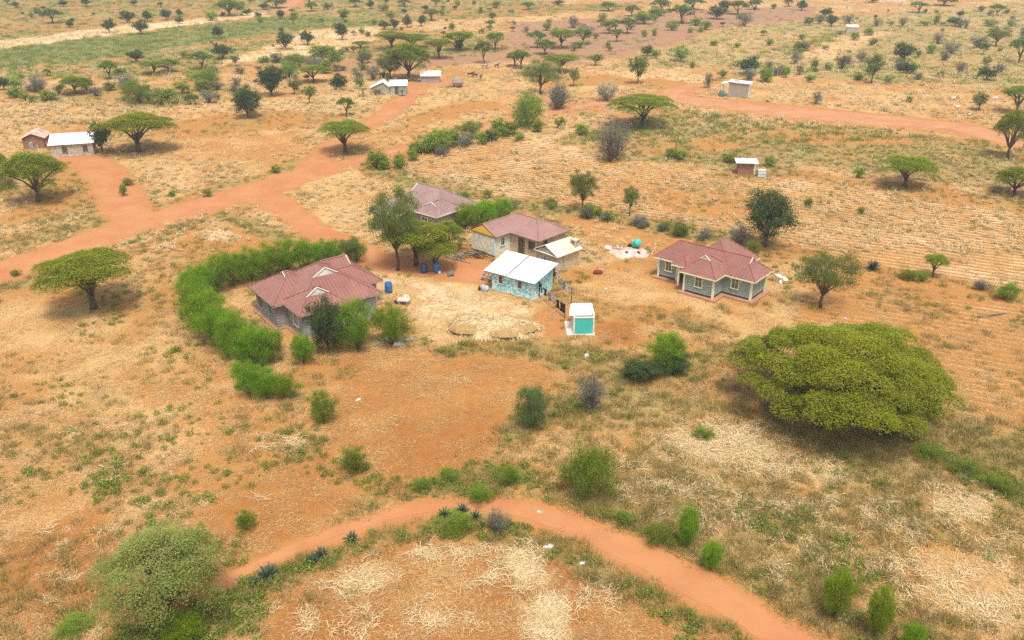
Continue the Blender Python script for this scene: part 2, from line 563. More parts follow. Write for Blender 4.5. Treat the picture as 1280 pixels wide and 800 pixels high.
ROADS = {
    'main': RD((-120, 372, 2.6), (0, 341, 2.6), (60, 319, 2.6), (120, 299, 2.6), (170, 281, 2.9), (235, 262, 2.8), (300, 244, 3.0), (345, 231, 3.2), (385, 217, 2.6), (425, 207, 1.8), (447, 201, 1.0)),
    'farm': RD((172, 280, 2.6), (158, 262, 2.5), (148, 242, 2.4), (138, 224, 2.4), (122, 207, 2.4), (100, 198, 2.2), (80, 197, 1.8)),
    'yard': RD((318, 240, 2.4), (345, 252, 1.9), (372, 272, 1.5), (402, 293, 1.4), (432, 306, 1.6), (460, 322, 1.8), (500, 332, 1.8), (560, 338, 2.2), (600, 345, 1.8)),
    'north': RD((378, 222, 2.0), (396, 203, 1.6), (418, 178, 1.5), (455, 158, 1.6), (487, 141, 1.7), (505, 126, 1.8), (516, 114, 2.0), (528, 106, 2.6), (548, 104, 2.6), (566, 101, 1.2)),
    'cross': RD((447, 201, 1.0), (500, 187, 1.1), (552, 174, 1.3), (583, 168, 1.3), (610, 158, 1.0), (650, 147, 1.0), (700, 138, 1.4), (760, 127, 2.0), (812, 120, 2.6), (845, 123, 3.6), (900, 130, 5.0), (980, 139, 6.0), (1060, 147, 6.0), (1130, 153, 5.0), (1200, 160, 4.0), (1262, 176, 3.4), (1330, 190, 3.0)),
    'shed': RD((835, 120, 2.6), (850, 112, 2.6), (874, 107, 1.6), (890, 104, 0.8)),
    'path': RD((262, 738, 0.25), (285, 726, 0.42), (340, 699, 0.52), (400, 673, 0.55), (460, 653, 0.6), (520, 638, 0.62), (575, 633, 0.6), (640, 636, 0.75), (690, 648, 1.05), (750, 671, 1.15), (810, 700, 1.15), (870, 734, 1.2), (940, 773, 1.2), (1010, 812, 1.2), (1090, 862, 1.2)),
    'far': RD((352, 16, 2.2), (362, 7, 2.6), (372, 0, 2.6), (384, -8, 2.6), (400, -20, 2.6)),
}
# strips of grass and weeds along field edges: (polyline px with half width m, olive, green)
STRIPS = [
    (RD((455, 206, 1.6), (500, 222, 1.5), (545, 236, 1.4), (600, 246, 1.4), (660, 256, 1.3), (720, 266, 1.3), (790, 279, 1.4), (860, 293, 1.6), (930, 306, 1.4)), 0.8, 0.35),
    (RD((930, 306, 1.4), (1000, 318, 1.2), (1060, 328, 1.0), (1130, 348, 1.0), (1200, 362, 1.0), (1290, 378, 1.1)), 0.55, 0.22),
    (RD((900, 222, 1.8), (960, 215, 2.4), (1040, 226, 1.6), (1120, 236, 1.8), (1200, 248, 2.0), (1300, 264, 2.2)), 0.6, 0.4),
    (RD((1090, 525, 0.9), (1150, 560, 1.0), (1210, 588, 1.1), (1290, 622, 1.2)), 0.6, 0.75),
    (RD((1130, 530, 1.4), (1200, 550, 2.0), (1290, 585, 2.4)), 0.85, 0.15),
    (RD((0, 360, 0.5), (60, 346, 0.5), (130, 322, 0.45), (200, 300, 0.45), (262, 274, 0.5), (282, 266, 0.7), (330, 284, 0.8), (372, 308, 0.9), (400, 320, 0.8)), 0.9, 0.25),
    (RD((0, 308, 1.6), (60, 295, 1.2), (120, 280, 1.0), (138, 265, 1.6), (120, 235, 1.4)), 0.7, 0.2),
    (RD((180, 262, 0.8), (230, 250, 0.9), (290, 232, 0.8), (345, 212, 0.8), (375, 200, 0.7)), 0.8, 0.2),
    (RD((440, 205, 1.4), (500, 195, 1.8), (560, 168, 1.4), (600, 160, 2.4), (660, 155, 2.0)), 0.6, 0.55),
    (RD((560, 438, 0.9), (610, 432, 1.0), (660, 438, 1.2), (700, 448, 1.2), (745, 452, 1.3), (800, 462, 1.6), (860, 455, 1.6), (905, 440, 1.2)), 0.75, 0.35),
    (RD((640, 545, 0.9), (680, 520, 1.0), (735, 505, 1.2), (770, 480, 1.1)), 0.8, 0.35),
    (RD((440, 590, 0.9), (480, 610, 0.8), (540, 618, 0.7), (600, 600, 1.0), (650, 590, 0.9)), 0.5, 0.5),
    (RD((270, 752, 0.8), (330, 728, 0.75), (390, 700, 0.7), (450, 677, 0.75), (530, 662, 0.8), (580, 655, 0.9), (640, 662, 0.7)), 0.6, 0.55),
    (RD((650, 672, 0.5), (720, 698, 0.6), (800, 740, 0.7), (880, 785, 0.7), (940, 815, 0.8)), 0.7, 0.4),
    (RD((700, 620, 0.7), (780, 650, 0.7), (860, 690, 0.75), (940, 738, 0.8), (1020, 780, 0.8), (1100, 825, 0.8)), 0.75, 0.3),
    (RD((170, 800, 1.4), (230, 790, 1.2), (270, 770, 1.0)), 0.5, 0.8),
    (RD((720, 378, 1.0), (775, 392, 1.0), (840, 400, 1.1), (880, 410, 0.8)), 0.65, 0.25),
    (RD((720, 345, 0.8), (700, 345, 0.7)), 0.5, 0.4),
    (RD((395, 470, 1.6), (430, 470, 1.2)), 0.4, 0.1),
    (RD((530, 150, 3.0), (600, 130, 2.0)), 0.45, 0.1),
    (RD((830, 190, 2.6), (900, 178, 3.0), (1000, 172, 3.0), (1120, 178, 2.5)), 0.5, 0.45),
    (RD((690, 105, 4.0), (760, 100, 5.0), (830, 105, 4.0)), 0.6, 0.25),
    (RD((60, 205, 3), (95, 240, 3), (60, 262, 3)), 0.5, 0.35),
    (RD((0, 120, 5), (60, 118, 6), (140, 118, 7), (200, 128, 6), (260, 112, 6)), 0.75, 0.3),
    (RD((250, 160, 7), (330, 150, 8), (400, 150, 6)), 0.5, 0.1),
]
# fields: polygon px, {mask: value}, edge softness m
FIELDS = [
    # far strip fields, west
    ([(-500, -60), (700, -60), (700, 62), (430, 75), (200, 95), (-500, 120)], dict(straw=0.45, green=0.58, olive=0.62), 6),
    ([(-500, 105), (0, 62), (130, 47), (240, 35), (330, 22), (420, 22), (480, 28), (470, 33), (380, 36), (300, 46), (190, 63), (90, 78), (-500, 150)], dict(straw=0.05, green=0.95, olive=0.3), 2),
    ([(-500, 85), (0, 51), (130, 35), (250, 22), (330, 15), (335, 20), (250, 29), (130, 45), (0, 60), (-500, 100)], dict(straw=0.95, green=0.0, olive=0.1), 1.5),
    ([(-500, 20), (150, 0), (300, -8), (300, 6), (150, 14), (-500, 50)], dict(green=0.62, straw=0.15, olive=0.5), 4),
    ([(-500, 70), (150, 22), (300, 12), (300, 18), (150, 32), (-500, 86)], dict(green=0.55, straw=0.2, olive=0.5), 4),
    ([(320, 75), (420, 66), (480, 45), (470, 33), (380, 38), (330, 60), (260, 84)], dict(straw=0.9, green=0.05, olive=0.1), 4),
    ([(480, 28), (720, 18), (760, 22), (640, 40), (500, 38)], dict(straw=0.7, green=0.25, olive=0.35), 4),
    ([(520, 12), (800, 2), (800, 12), (520, 22)], dict(green=0.6, straw=0.25, olive=0.4), 3),
    # brown ploughed land
    ([(640, 28), (760, 22), (880, 12), (1020, 8), (1020, 24), (900, 36), (860, 52), (760, 74), (690, 84), (620, 60)], dict(plough=0.68, straw=0.3, green=0.25, olive=0.42), 9),
    ([(400, 82), (500, 68), (660, 58), (640, 76), (520, 86), (420, 92)], dict(plough=0.6, straw=0.2), 5),
    # yellow-green slope, east
    ([(760, 80), (860, 52), (900, 36), (1020, 24), (1600, -20), (1600, 120), (1290, 112), (1180, 112), (1000, 96), (880, 84), (780, 88)], dict(straw=0.66, green=0.42, olive=0.75), 6),
    ([(990, 72), (1080, 40), (1110, 40), (1040, 74)], dict(straw=0.8, green=0.1, olive=0.2), 3),
    ([(960, 64), (1030, 42), (1060, 42), (1000, 68)], dict(green=0.7, straw=0.15, olive=0.4), 3),
    # pale bare land by the wide road
    ([(860, 112), (960, 96), (1160, 104), (1290, 118), (1290, 180), (1180, 168), (1040, 156), (880, 138)], dict(straw=0.6, green=0.18, olive=0.45, bare=0.05), 6),
    ([(740, 88), (850, 84), (880, 104), (760, 110)], dict(straw=0.75, olive=0.2), 4),
    # field of standing dry maize beyond the road
    ([(620, 200), (740, 160), (860, 138), (1000, 155), (1140, 168), (1290, 184), (1290, 240), (1150, 226), (1000, 205), (900, 215), (760, 200)], dict(straw=0.5, green=0.48, olive=0.7), 3),
    # golden stubble field
    ([(500, 212), (600, 176), (680, 172), (770, 198), (900, 218), (1000, 212), (1160, 236), (1290, 258), (1290, 372), (1150, 344), (1050, 322), (940, 296), (820, 276), (700, 258), (600, 240)], dict(straw=0.85, green=0.16, olive=0.38, furrow=0.8), 3),
    ([(760, 222), (900, 240), (980, 260), (960, 282), (860, 268), (770, 250)], dict(straw=0.55, green=0.25, olive=0.4, furrow=0.6), 6),
    # furrowed field, east
    ([(980, 400), (1060, 345), (1150, 352), (1290, 385), (1290, 540), (1190, 505), (1130, 440), (1040, 400)], dict(straw=0.55, green=0.2, olive=0.38, furrow=0.9), 2),
    # open land in the middle distance
    ([(190, 150), (330, 120), (420, 125), (480, 150), (420, 180), (380, 205), (260, 235), (200, 240), (150, 200)], dict(straw=0.66, green=0.15, olive=0.5), 6),
    ([(210, 165), (320, 150), (400, 185), (340, 200), (230, 195)], dict(straw=0.5, olive=0.2, bare=0.1), 8),
    ([(560, 120), (640, 95), (720, 110), (690, 135), (600, 155), (500, 172), (470, 165)], dict(straw=0.6, green=0.12, olive=0.42), 5),
    ([(380, 225), (440, 210), (540, 240), (600, 250), (470, 300), (430, 298), (400, 270)], dict(straw=0.72, green=0.08, olive=0.3), 3),
    ([(270, 280), (330, 285), (380, 312), (240, 335), (230, 300)], dict(straw=0.4, olive=0.35, green=0.05), 2),
    ([(255, 288), (290, 285), (305, 300), (280, 306), (258, 302)], dict(straw=0.98), 0.8),
    ([(690, 262), (780, 280), (860, 298), (830, 340), (760, 335), (740, 300)], dict(straw=0.45, olive=0.1, green=0.03), 2),
    # yard
    ([(500, 350), (545, 345), (585, 350), (640, 372), (690, 392), (672, 428), (570, 432), (515, 418), (505, 380)], dict(straw=0.97, olive=0.0, green=0.0), 1.2),
    ([(460, 330), (520, 345), (520, 400), (480, 370)], dict(straw=0.8, olive=0.15), 1.0),
    ([(555, 328), (625, 322), (612, 352), (575, 348)], dict(straw=0.12, olive=0, bare=0.55), 0.8),
    ([(690, 375), (715, 385), (715, 425), (690, 420), (672, 395)], dict(straw=0.2, olive=0, bare=0.5), 0.7),
    ([(755, 405), (800, 405), (800, 430), (750, 432)], dict(straw=0.15, olive=0, red=0.8), 3.0),
    ([(715, 330), (820, 352), (900, 392), (960, 400), (900, 430), (800, 400), (720, 370)], dict(straw=0.7, olive=0.25, green=0.08), 1.5),
    # red bare field, centre
    ([(390, 470), (480, 430), (560, 436), (650, 450), (710, 470), (640, 520), (620, 570), (560, 610), (480, 610), (440, 560), (400, 530)], dict(straw=0.5, green=0.03, olive=0.04, red=0.35), 2.5),
    ([(500, 520), (620, 500), (640, 540), (560, 600), (500, 600)], dict(straw=0.3, red=0.5), 2.5),
    # large western field
    ([(-200, 372), (60, 352), (230, 320), (240, 400), (330, 500), (400, 540), (440, 600), (420, 660), (280, 720), (120, 790), (-300, 900)], dict(straw=0.55, green=0.27, olive=0.42, red=0.2), 3),
    ([(-200, 372), (70, 380), (220, 400), (260, 460), (120, 480), (-200, 480)], dict(straw=0.66, green=0.1, olive=0.32), 5),
    ([(60, 560), (160, 570), (250, 620), (230, 660), (100, 640), (40, 600)], dict(straw=0.45, green=0.45, olive=0.45), 4),
    ([(250, 640), (420, 560), (440, 620), (330, 690)], dict(straw=0.35, red=0.5, green=0.03, olive=0.08), 3),
    ([(0, 680), (120, 640), (200, 720), (60, 790), (-60, 790)], dict(straw=0.4, red=0.45, green=0.1), 3),
    # southern field
    ([(330, 760), (450, 690), (560, 668), (660, 680), (800, 745), (920, 830), (300, 860)], dict(straw=0.36, green=0.12, olive=0.2, red=0.55), 1.5),
    ([(640, 690), (670, 690), (690, 725), (650, 730)], dict(straw=1.0), 0.6),
    ([(655, 750), (690, 750), (720, 795), (670, 810)], dict(straw=1.0), 0.6),
    ([(420, 720), (490, 700), (500, 720), (440, 745)], dict(straw=0.85), 0.8),
    # straw-strewn field, south-east
    ([(700, 560), (780, 490), (900, 500), (1100, 560), (1290, 640), (1400, 800), (1300, 900), (1100, 820), (900, 720), (760, 640)], dict(straw=0.66, green=0.2, olive=0.66), 2.5),
    ([(830, 545), (920, 535), (985, 570), (960, 590), (860, 575)], dict(straw=1.0, olive=0.1), 1.2),
    ([(1180, 610), (1240, 625), (1230, 655), (1170, 640)], dict(straw=1.0, olive=0.1), 1.2),
    ([(1010, 585), (1060, 580), (1060, 600), (1020, 610)], dict(straw=0.95, olive=0.1), 0.8),
    ([(1150, 690), (1290, 700), (1290, 800), (1160, 760)], dict(straw=0.8, olive=0.2, red=0.35), 2),
    ([(900, 500), (1100, 520), (1180, 540), (1100, 590), (950, 560)], dict(olive=0.75, straw=0.35), 2.5),
    ([(860, 400), (1000, 390), (930, 430), (880, 470), (830, 430)], dict(straw=0.65, olive=0.25, green=0.05), 2),
]
MASKS = ('straw', 'green', 'olive', 'bare', 'red', 'plough', 'furrow')
BASE = dict(straw=0.6, green=0.22, olive=0.5, bare=0.0, red=0.1, plough=0.0, furrow=0.0)


def ground_masks(X, Y):
    wx = (fbm(X, Y, 5.0, 3) - 0.5) * 2
    wy = (fbm(X, Y, 5.0, 8) - 0.5) * 2
    dist = np.hypot(X, Y)
    amp = 0.6 + dist * 0.012
    Xw, Yw = X + wx * amp, Y + wy * amp
    m = {k: np.full(X.shape, BASE[k], dtype=float) for k in MASKS}
    for poly, vals, soft in FIELDS:
        f = sstep(-soft * 0.5, soft * 0.5, poly_sd(Xw, Yw, PX(*poly)))
        for k, v in vals.items():
            m[k] = m[k] * (1 - f) + v * f
        for k in ('bare', 'red', 'plough', 'furrow'):
            if k not in vals:
                m[k] = m[k] * (1 - f)
    for pts, ol, gr in STRIPS:
        dd = line_d(Xw, Yw, pts)
        wid = 1.2 + dist * 0.004
        f = sstep(wid, -0.4, dd) * (0.55 + 0.75 * fbm(X, Y, 3.0, 12))
        f = np.clip(f, 0, 1)
        m['olive'] = m['olive'] * (1 - f) + ol * f
        m['green'] = m['green'] * (1 - f) + gr * f
        m['straw'] = m['straw'] * (1 - 0.7 * f)
        for k in ('bare', 'red', 'furrow'):
            m[k] = m[k] * (1 - f)
    # natural patchiness
    p1 = fbm(X, Y, 14.0, 21)
    p2 = fbm(X, Y, 3.5, 31)
    m['straw'] = np.clip(m['straw'] + (p1 - 0.5) * 0.35 + (p2 - 0.5) * 0.45, 0, 1)
    m['green'] = np.clip(m['green'] * (0.4 + 1.2 * fbm(X, Y, 6.0, 41)) + (sstep(0.62, 0.8, fbm(X, Y, 5.0, 47)) * 0.3), 0, 1)
    m['olive'] = np.clip(m['olive'] + (fbm(X, Y, 7.0, 51) - 0.5) * 0.6, 0, 1)
    m['red'] = np.clip(m['red'] + (fbm(X, Y, 9.0, 61) - 0.5) * 0.5, 0, 1)
    rd = np.full(X.shape, 1e9)
    for pts in ROADS.values():
        rd = np.minimum(rd, line_d(X + wx * 0.35, Y + wy * 0.35, pts))
    soft = 0.55 + dist * 0.007
    f = sstep(soft, -0.5 * soft, rd + (fbm(X, Y, 1.8 + 0.0 * X, 91) - 0.5) * soft)
    m['road'] = f
    for k in ('straw', 'green', 'olive', 'furrow', 'plough', 'red'):
        m[k] = m[k] * (1 - f)
    m['bare'] = np.maximum(m['bare'], f)
    return m


def build_ground():
    ys = [-400.0, -200.0, -90.0, -40.0, -10.0, 8.0, 20.0]
    y = 26.0
    while y < 720:
        ys.append(y)
        y += 0.0058 * y + 0.08
    while y < 6500:
        ys.append(y)
        y *= 1.12
    ys = np.array(ys)
    nc = 430
    xs = np.linspace(-1, 1, nc)
    half = np.where(ys < 26, 300.0 - (ys + 400) / 426 * 250, np.clip(0.78 * ys + 30, 50, None))
    half[ys < 26] = np.maximum(half[ys < 26], 50.3)
    Y = np.repeat(ys[:, None], nc, 1)
    X = xs[None, :] * half[:, None]
    m = ground_masks(X, Y)
    nr = len(ys)
    me = bpy.data.meshes.new('ground')
    co = np.stack([X, Y, np.zeros_like(X)], -1).reshape(-1, 3).astype(np.float32)
    i = np.arange(nr * nc).reshape(nr, nc)
    q = np.stack([i[:-1, :-1], i[:-1, 1:], i[1:, 1:], i[1:, :-1]], -1).reshape(-1, 4)
    me.vertices.add(len(co))
    me.vertices.foreach_set('co', co.ravel())
    me.loops.add(q.size)
    me.loops.foreach_set('vertex_index', q.ravel().astype(np.int32))
    me.polygons.add(len(q))
    me.polygons.foreach_set('loop_start', np.arange(0, q.size, 4, dtype=np.int32))
    me.update(calc_edges=True)
    for name, ks in (('mask_a', ('straw', 'green', 'olive', 'bare')), ('mask_b', ('red', 'plough', 'furrow', 'road'))):
        a = me.attributes.new(name, 'FLOAT_COLOR', 'POINT')
        a.data.foreach_set('color', np.stack([m[k] for k in ks], -1).reshape(-1).astype(np.float32))
    t = NT('ground_soil')
    A = t.new('ShaderNodeAttribute', attribute_name='mask_a')
    B = t.new('ShaderNodeAttribute', attribute_name='mask_b')
    sa = t.new('ShaderNodeSeparateColor')
    t.lk(A.outputs['Color'], sa.inputs[0])
    sb = t.new('ShaderNodeSeparateColor')
    t.lk(B.outputs['Color'], sb.inputs[0])
    straw, green, olive, bare = sa.outputs[0], sa.outputs[1], sa.outputs[2], A.outputs['Alpha']
    red, plough, furrow, road = sb.outputs[0], sb.outputs[1], sb.outputs[2], B.outputs['Alpha']
    geo = t.new('ShaderNodeNewGeometry')
    pos = geo.outputs['Position']
    n_big = t.noise(pos, 0.22, 4, 0.6)
    n_mid = t.noise(pos, 1.1, 4, 0.62)
    n_fine = t.noise(pos, 5.0, 4, 0.7)
    n_vf = t.noise(pos, 11.0, 4, 0.75)
    c = t.mix(t.ramp(t.math('ADD', t.math('MULTIPLY', n_mid, 0.6), t.math('MULTIPLY', red, 0.6)), 0.3, 0.85), SOIL_O, SOIL_R)
    c = t.mix(t.math('MULTIPLY', t.ramp(n_fine, 0.52, 0.72), 0.45), c, (0.27, 0.105, 0.045))
    c = t.mix(t.math('MULTIPLY', t.ramp(n_vf, 0.55, 0.72), 0.4), c, (0.60, 0.34, 0.18))
    c = t.mix(plough, c, t.mix(n_mid, (0.33, 0.20, 0.13), (0.24, 0.14, 0.095)))
    # furrows of the ploughed fields
    mp = t.new('ShaderNodeMapping')
    mp.inputs['Rotation'].default_value = (0, 0, FURROW_ANG)
    t.lk(pos, mp.inputs['Vector'])
    sx = t.new('ShaderNodeSeparateXYZ')
    t.lk(mp.outputs[0], sx.inputs[0])
    wob = t.math('ADD', sx.outputs[1], t.math('MULTIPLY', n_mid, 0.5))
    fr = t.math('SINE', t.math('MULTIPLY', wob, 2 * math.pi / 1.05))
    fr = t.math('MULTIPLY', t.math('ADD', t.math('MULTIPLY', fr, 0.5), 0.5), furrow)
    # straw litter: thresholded fine noise, thinner in the furrows
    s_amt = t.math('SUBTRACT', straw, t.math('MULTIPLY', fr, 0.75))
    n_lo = t.noise(pos, 0.42, 5, 0.68)
    nn = t.math('ADD', t.math('MULTIPLY', n_fine, 0.42), t.math('MULTIPLY', n_vf, 0.44))
    nn = t.math('ADD', nn, t.math('MULTIPLY', n_lo, 0.14))
    thr = t.math('SUBTRACT', 0.75, t.math('MULTIPLY', s_amt, 0.42))
    fs = t.ramp(t.math('SUBTRACT', nn, thr), -0.05, 0.07)
    straw_c = t.mix(n_vf, (0.43, 0.27, 0.105), (0.64, 0.44, 0.21))
    straw_c = t.mix(t.ramp(straw, 0.85, 1.0), straw_c, (0.66, 0.49, 0.29))
    c = t.mix(t.math('MULTIPLY', fs, 0.85), c, straw_c)
    # dry olive grass
    thr = t.math('SUBTRACT', 0.85, t.math('MULTIPLY', olive, 0.55))
    fo = t.ramp(t.math('SUBTRACT', t.math('ADD', t.math('MULTIPLY', n_lo, 0.5), t.math('MULTIPLY', n_fine, 0.5)), thr), -0.08, 0.12)
    dg = t.mix(n_fine, (0.22, 0.175, 0.06), DRYG_C)
    c = t.mix(t.math('MULTIPLY', fo, 0.8), c, dg)
    thr = t.math('SUBTRACT', 0.86, t.math('MULTIPLY', green, 0.58))
    fg = t.ramp(t.math('SUBTRACT', t.math('ADD', t.math('MULTIPLY', n_lo, 0.45), t.math('MULTIPLY', n_fine, 0.55)), thr), -0.08, 0.12)
    gg = t.mix(n_fine, (0.085, 0.125, 0.03), (0.17, 0.215, 0.06))
    c = t.mix(t.math('MULTIPLY', fg, 0.85), c, gg)
    rc = t.mix(t.ramp(n_big, 0.3, 0.7), ROAD_C, (0.395, 0.155, 0.062))
    rc = t.mix(t.math('MULTIPLY', t.ramp(n_vf, 0.5, 0.75), 0.25), rc, (0.50, 0.25, 0.12))
    c = t.mix(t.math('MULTIPLY', bare, 0.92), c, rc)
    hgt = t.math('ADD', t.math('MULTIPLY', n_fine, 0.6), t.math('MULTIPLY', n_vf, 0.4))
    hgt = t.math('MULTIPLY', hgt, t.math('SUBTRACT', 1.0, t.math('MULTIPLY', bare, 0.75)))
    hgt = t.math('SUBTRACT', hgt, t.math('MULTIPLY', fr, 0.9))
    t.finish(c, 0.95, t.bump(hgt, 0.8, 0.14), 0.1)
    tag(link('ground', me, t.m), kind='structure')


_a, _b = G(985, 292), G(1285, 333)
FURROW_ANG = -math.atan2(_b[1] - _a[1], _b[0] - _a[0])
build_ground()


def m_road(name='road_dirt', k=(1, 1, 1)):
    t = NT(name)
    geo = t.new('ShaderNodeNewGeometry')
    pos = geo.outputs['Position']
    n_big = t.noise(pos, 0.22, 4, 0.6)
    n_mid = t.noise(pos, 0.9, 4, 0.65)
    n_vf = t.noise(pos, 14.0, 3, 0.7)
    rc = t.mix(t.ramp(n_big, 0.3, 0.7), ROAD_C, (0.395, 0.155, 0.062))
    rc = t.mix(t.math('MULTIPLY', t.ramp(n_mid, 0.5, 0.75), 0.3), rc, (0.46, 0.2, 0.1))
    rc = t.mix(t.math('MULTIPLY', t.ramp(n_vf, 0.5, 0.75), 0.25), rc, (0.50, 0.25, 0.12))
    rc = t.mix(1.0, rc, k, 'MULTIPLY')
    return t.finish(rc, 0.95, t.bump(t.math('ADD', n_mid, t.math('MULTIPLY', n_vf, 0.3)), 0.25, 0.06), 0.1)


def smooth_line(pts, step):
    P = np.array(pts)
    out = []
    n = len(P)
    for i in range(n - 1):
        p0, p1, p2, p3 = P[max(i - 1, 0)], P[i], P[i + 1], P[min(i + 2, n - 1)]
        L = math.hypot(*(p2 - p1)[:2])
        k = max(2, int(L / step))
        for j in range(k):
            s = j / k
            out.append(0.5 * (2 * p1 + (p2 - p0) * s + (2 * p0 - 5 * p1 + 4 * p2 - p3) * s * s + (3 * p1 - p0 - 3 * p2 + p3) * s ** 3))
    out.append(P[-1])
    return np.array(out)


road_mat = m_road()
pale_road_mat = m_road('road_pale', (1.02, 1.12, 1.25))  # same dirt, toned paler and less orange for the far tracks
for ri, (key, nm) in enumerate((('main', 'dirt_road'), ('farm', 'farm_track'), ('yard', 'yard_track'), ('north', 'dirt_track'), ('cross', 'wide_dirt_road'), ('shed', 'side_track'), ('path', 'footpath'), ('far', 'distant_track'))):
    P = smooth_line(ROADS[key], 0.5 if key in ('path', 'main', 'yard') else 1.2)
    tg = np.gradient(P[:, :2], axis=0)
    tg /= np.linalg.norm(tg, axis=1)[:, None] + 1e-9
    nr_ = np.stack([-tg[:, 1], tg[:, 0]], -1)
    mb = MB()
    cross = np.array([-1.0, -0.5, 0.0, 0.5, 1.0])
    for i, (x, y, w) in enumerate(P):
        wl_ = w * (0.42 + 0.75 * float(fbm(np.array(x), np.array(y), 1.6 + 0.01 * y, 71)))
        wr_ = w * (0.42 + 0.75 * float(fbm(np.array(x), np.array(y), 1.6 + 0.01 * y, 83)))
        for cpos in cross:
            ww = wl_ if cpos < 0 else wr_
            mb.v.append((x + nr_[i, 0] * cpos * ww, y + nr_[i, 1] * cpos * ww, 0.004 + 0.0015 * ri))
        if i:
            for j in range(4):
                a = (i - 1) * 5 + j
                mb.f.append((a, a + 1, a + 6, a + 5))
    o = mb.build(nm, pale_road_mat if key in ('cross', 'shed', 'far') else road_mat)
    tag(o, kind='structure')


# ------------------------------------------------------------------ buildings
def clip_range(poly, s):
    """t-range of a convex polygon [(s,t)...] on the line s = const"""
    ts = []
    n = len(poly)
    for i in range(n):
        s0, t0 = poly[i]
        s1, t1 = poly[(i + 1) % n]
        if (s0 - s) * (s1 - s) < 0:
            ts.append(t0 + (t1 - t0) * (s - s0) / (s1 - s0))
    return (min(ts), max(ts)) if len(ts) >= 2 else None


def ribs(mb, quad, eave_a, eave_b, pitch=0.36, w=0.05, h=0.045):
    """raised ribs running up a roof slope: quad = plane polygon, eave_a->eave_b its eave"""
    A, Bv = Vector(eave_a), Vector(eave_b)
    e = (Bv - A).normalized()
    nrm = (Vector(quad[1]) - Vector(quad[0])).cross(Vector(quad[2]) - Vector(quad[1])).normalized()
    if nrm.z < 0:
        nrm = -nrm
    up = nrm.cross(e).normalized()
    if up.z < 0:
        up = -up
    pl = [((Vector(p) - A).dot(e), (Vector(p) - A).dot(up)) for p in quad]
    s0, s1 = min(p[0] for p in pl), max(p[0] for p in pl)
    s = s0 + pitch * 0.5
    while s < s1:
        r = clip_range(pl, s)
        if r and r[1] - r[0] > 0.15:
            a = A + e * s + up * r[0]
            b = A + e * s + up * r[1]
            mb.add([a - e * w, a + nrm * h, a + e * w, b - e * w, b + nrm * h, b + e * w], [(0, 1, 4, 3), (1, 2, 5, 4), (0, 2, 1), (3, 4, 5)])
        s += pitch


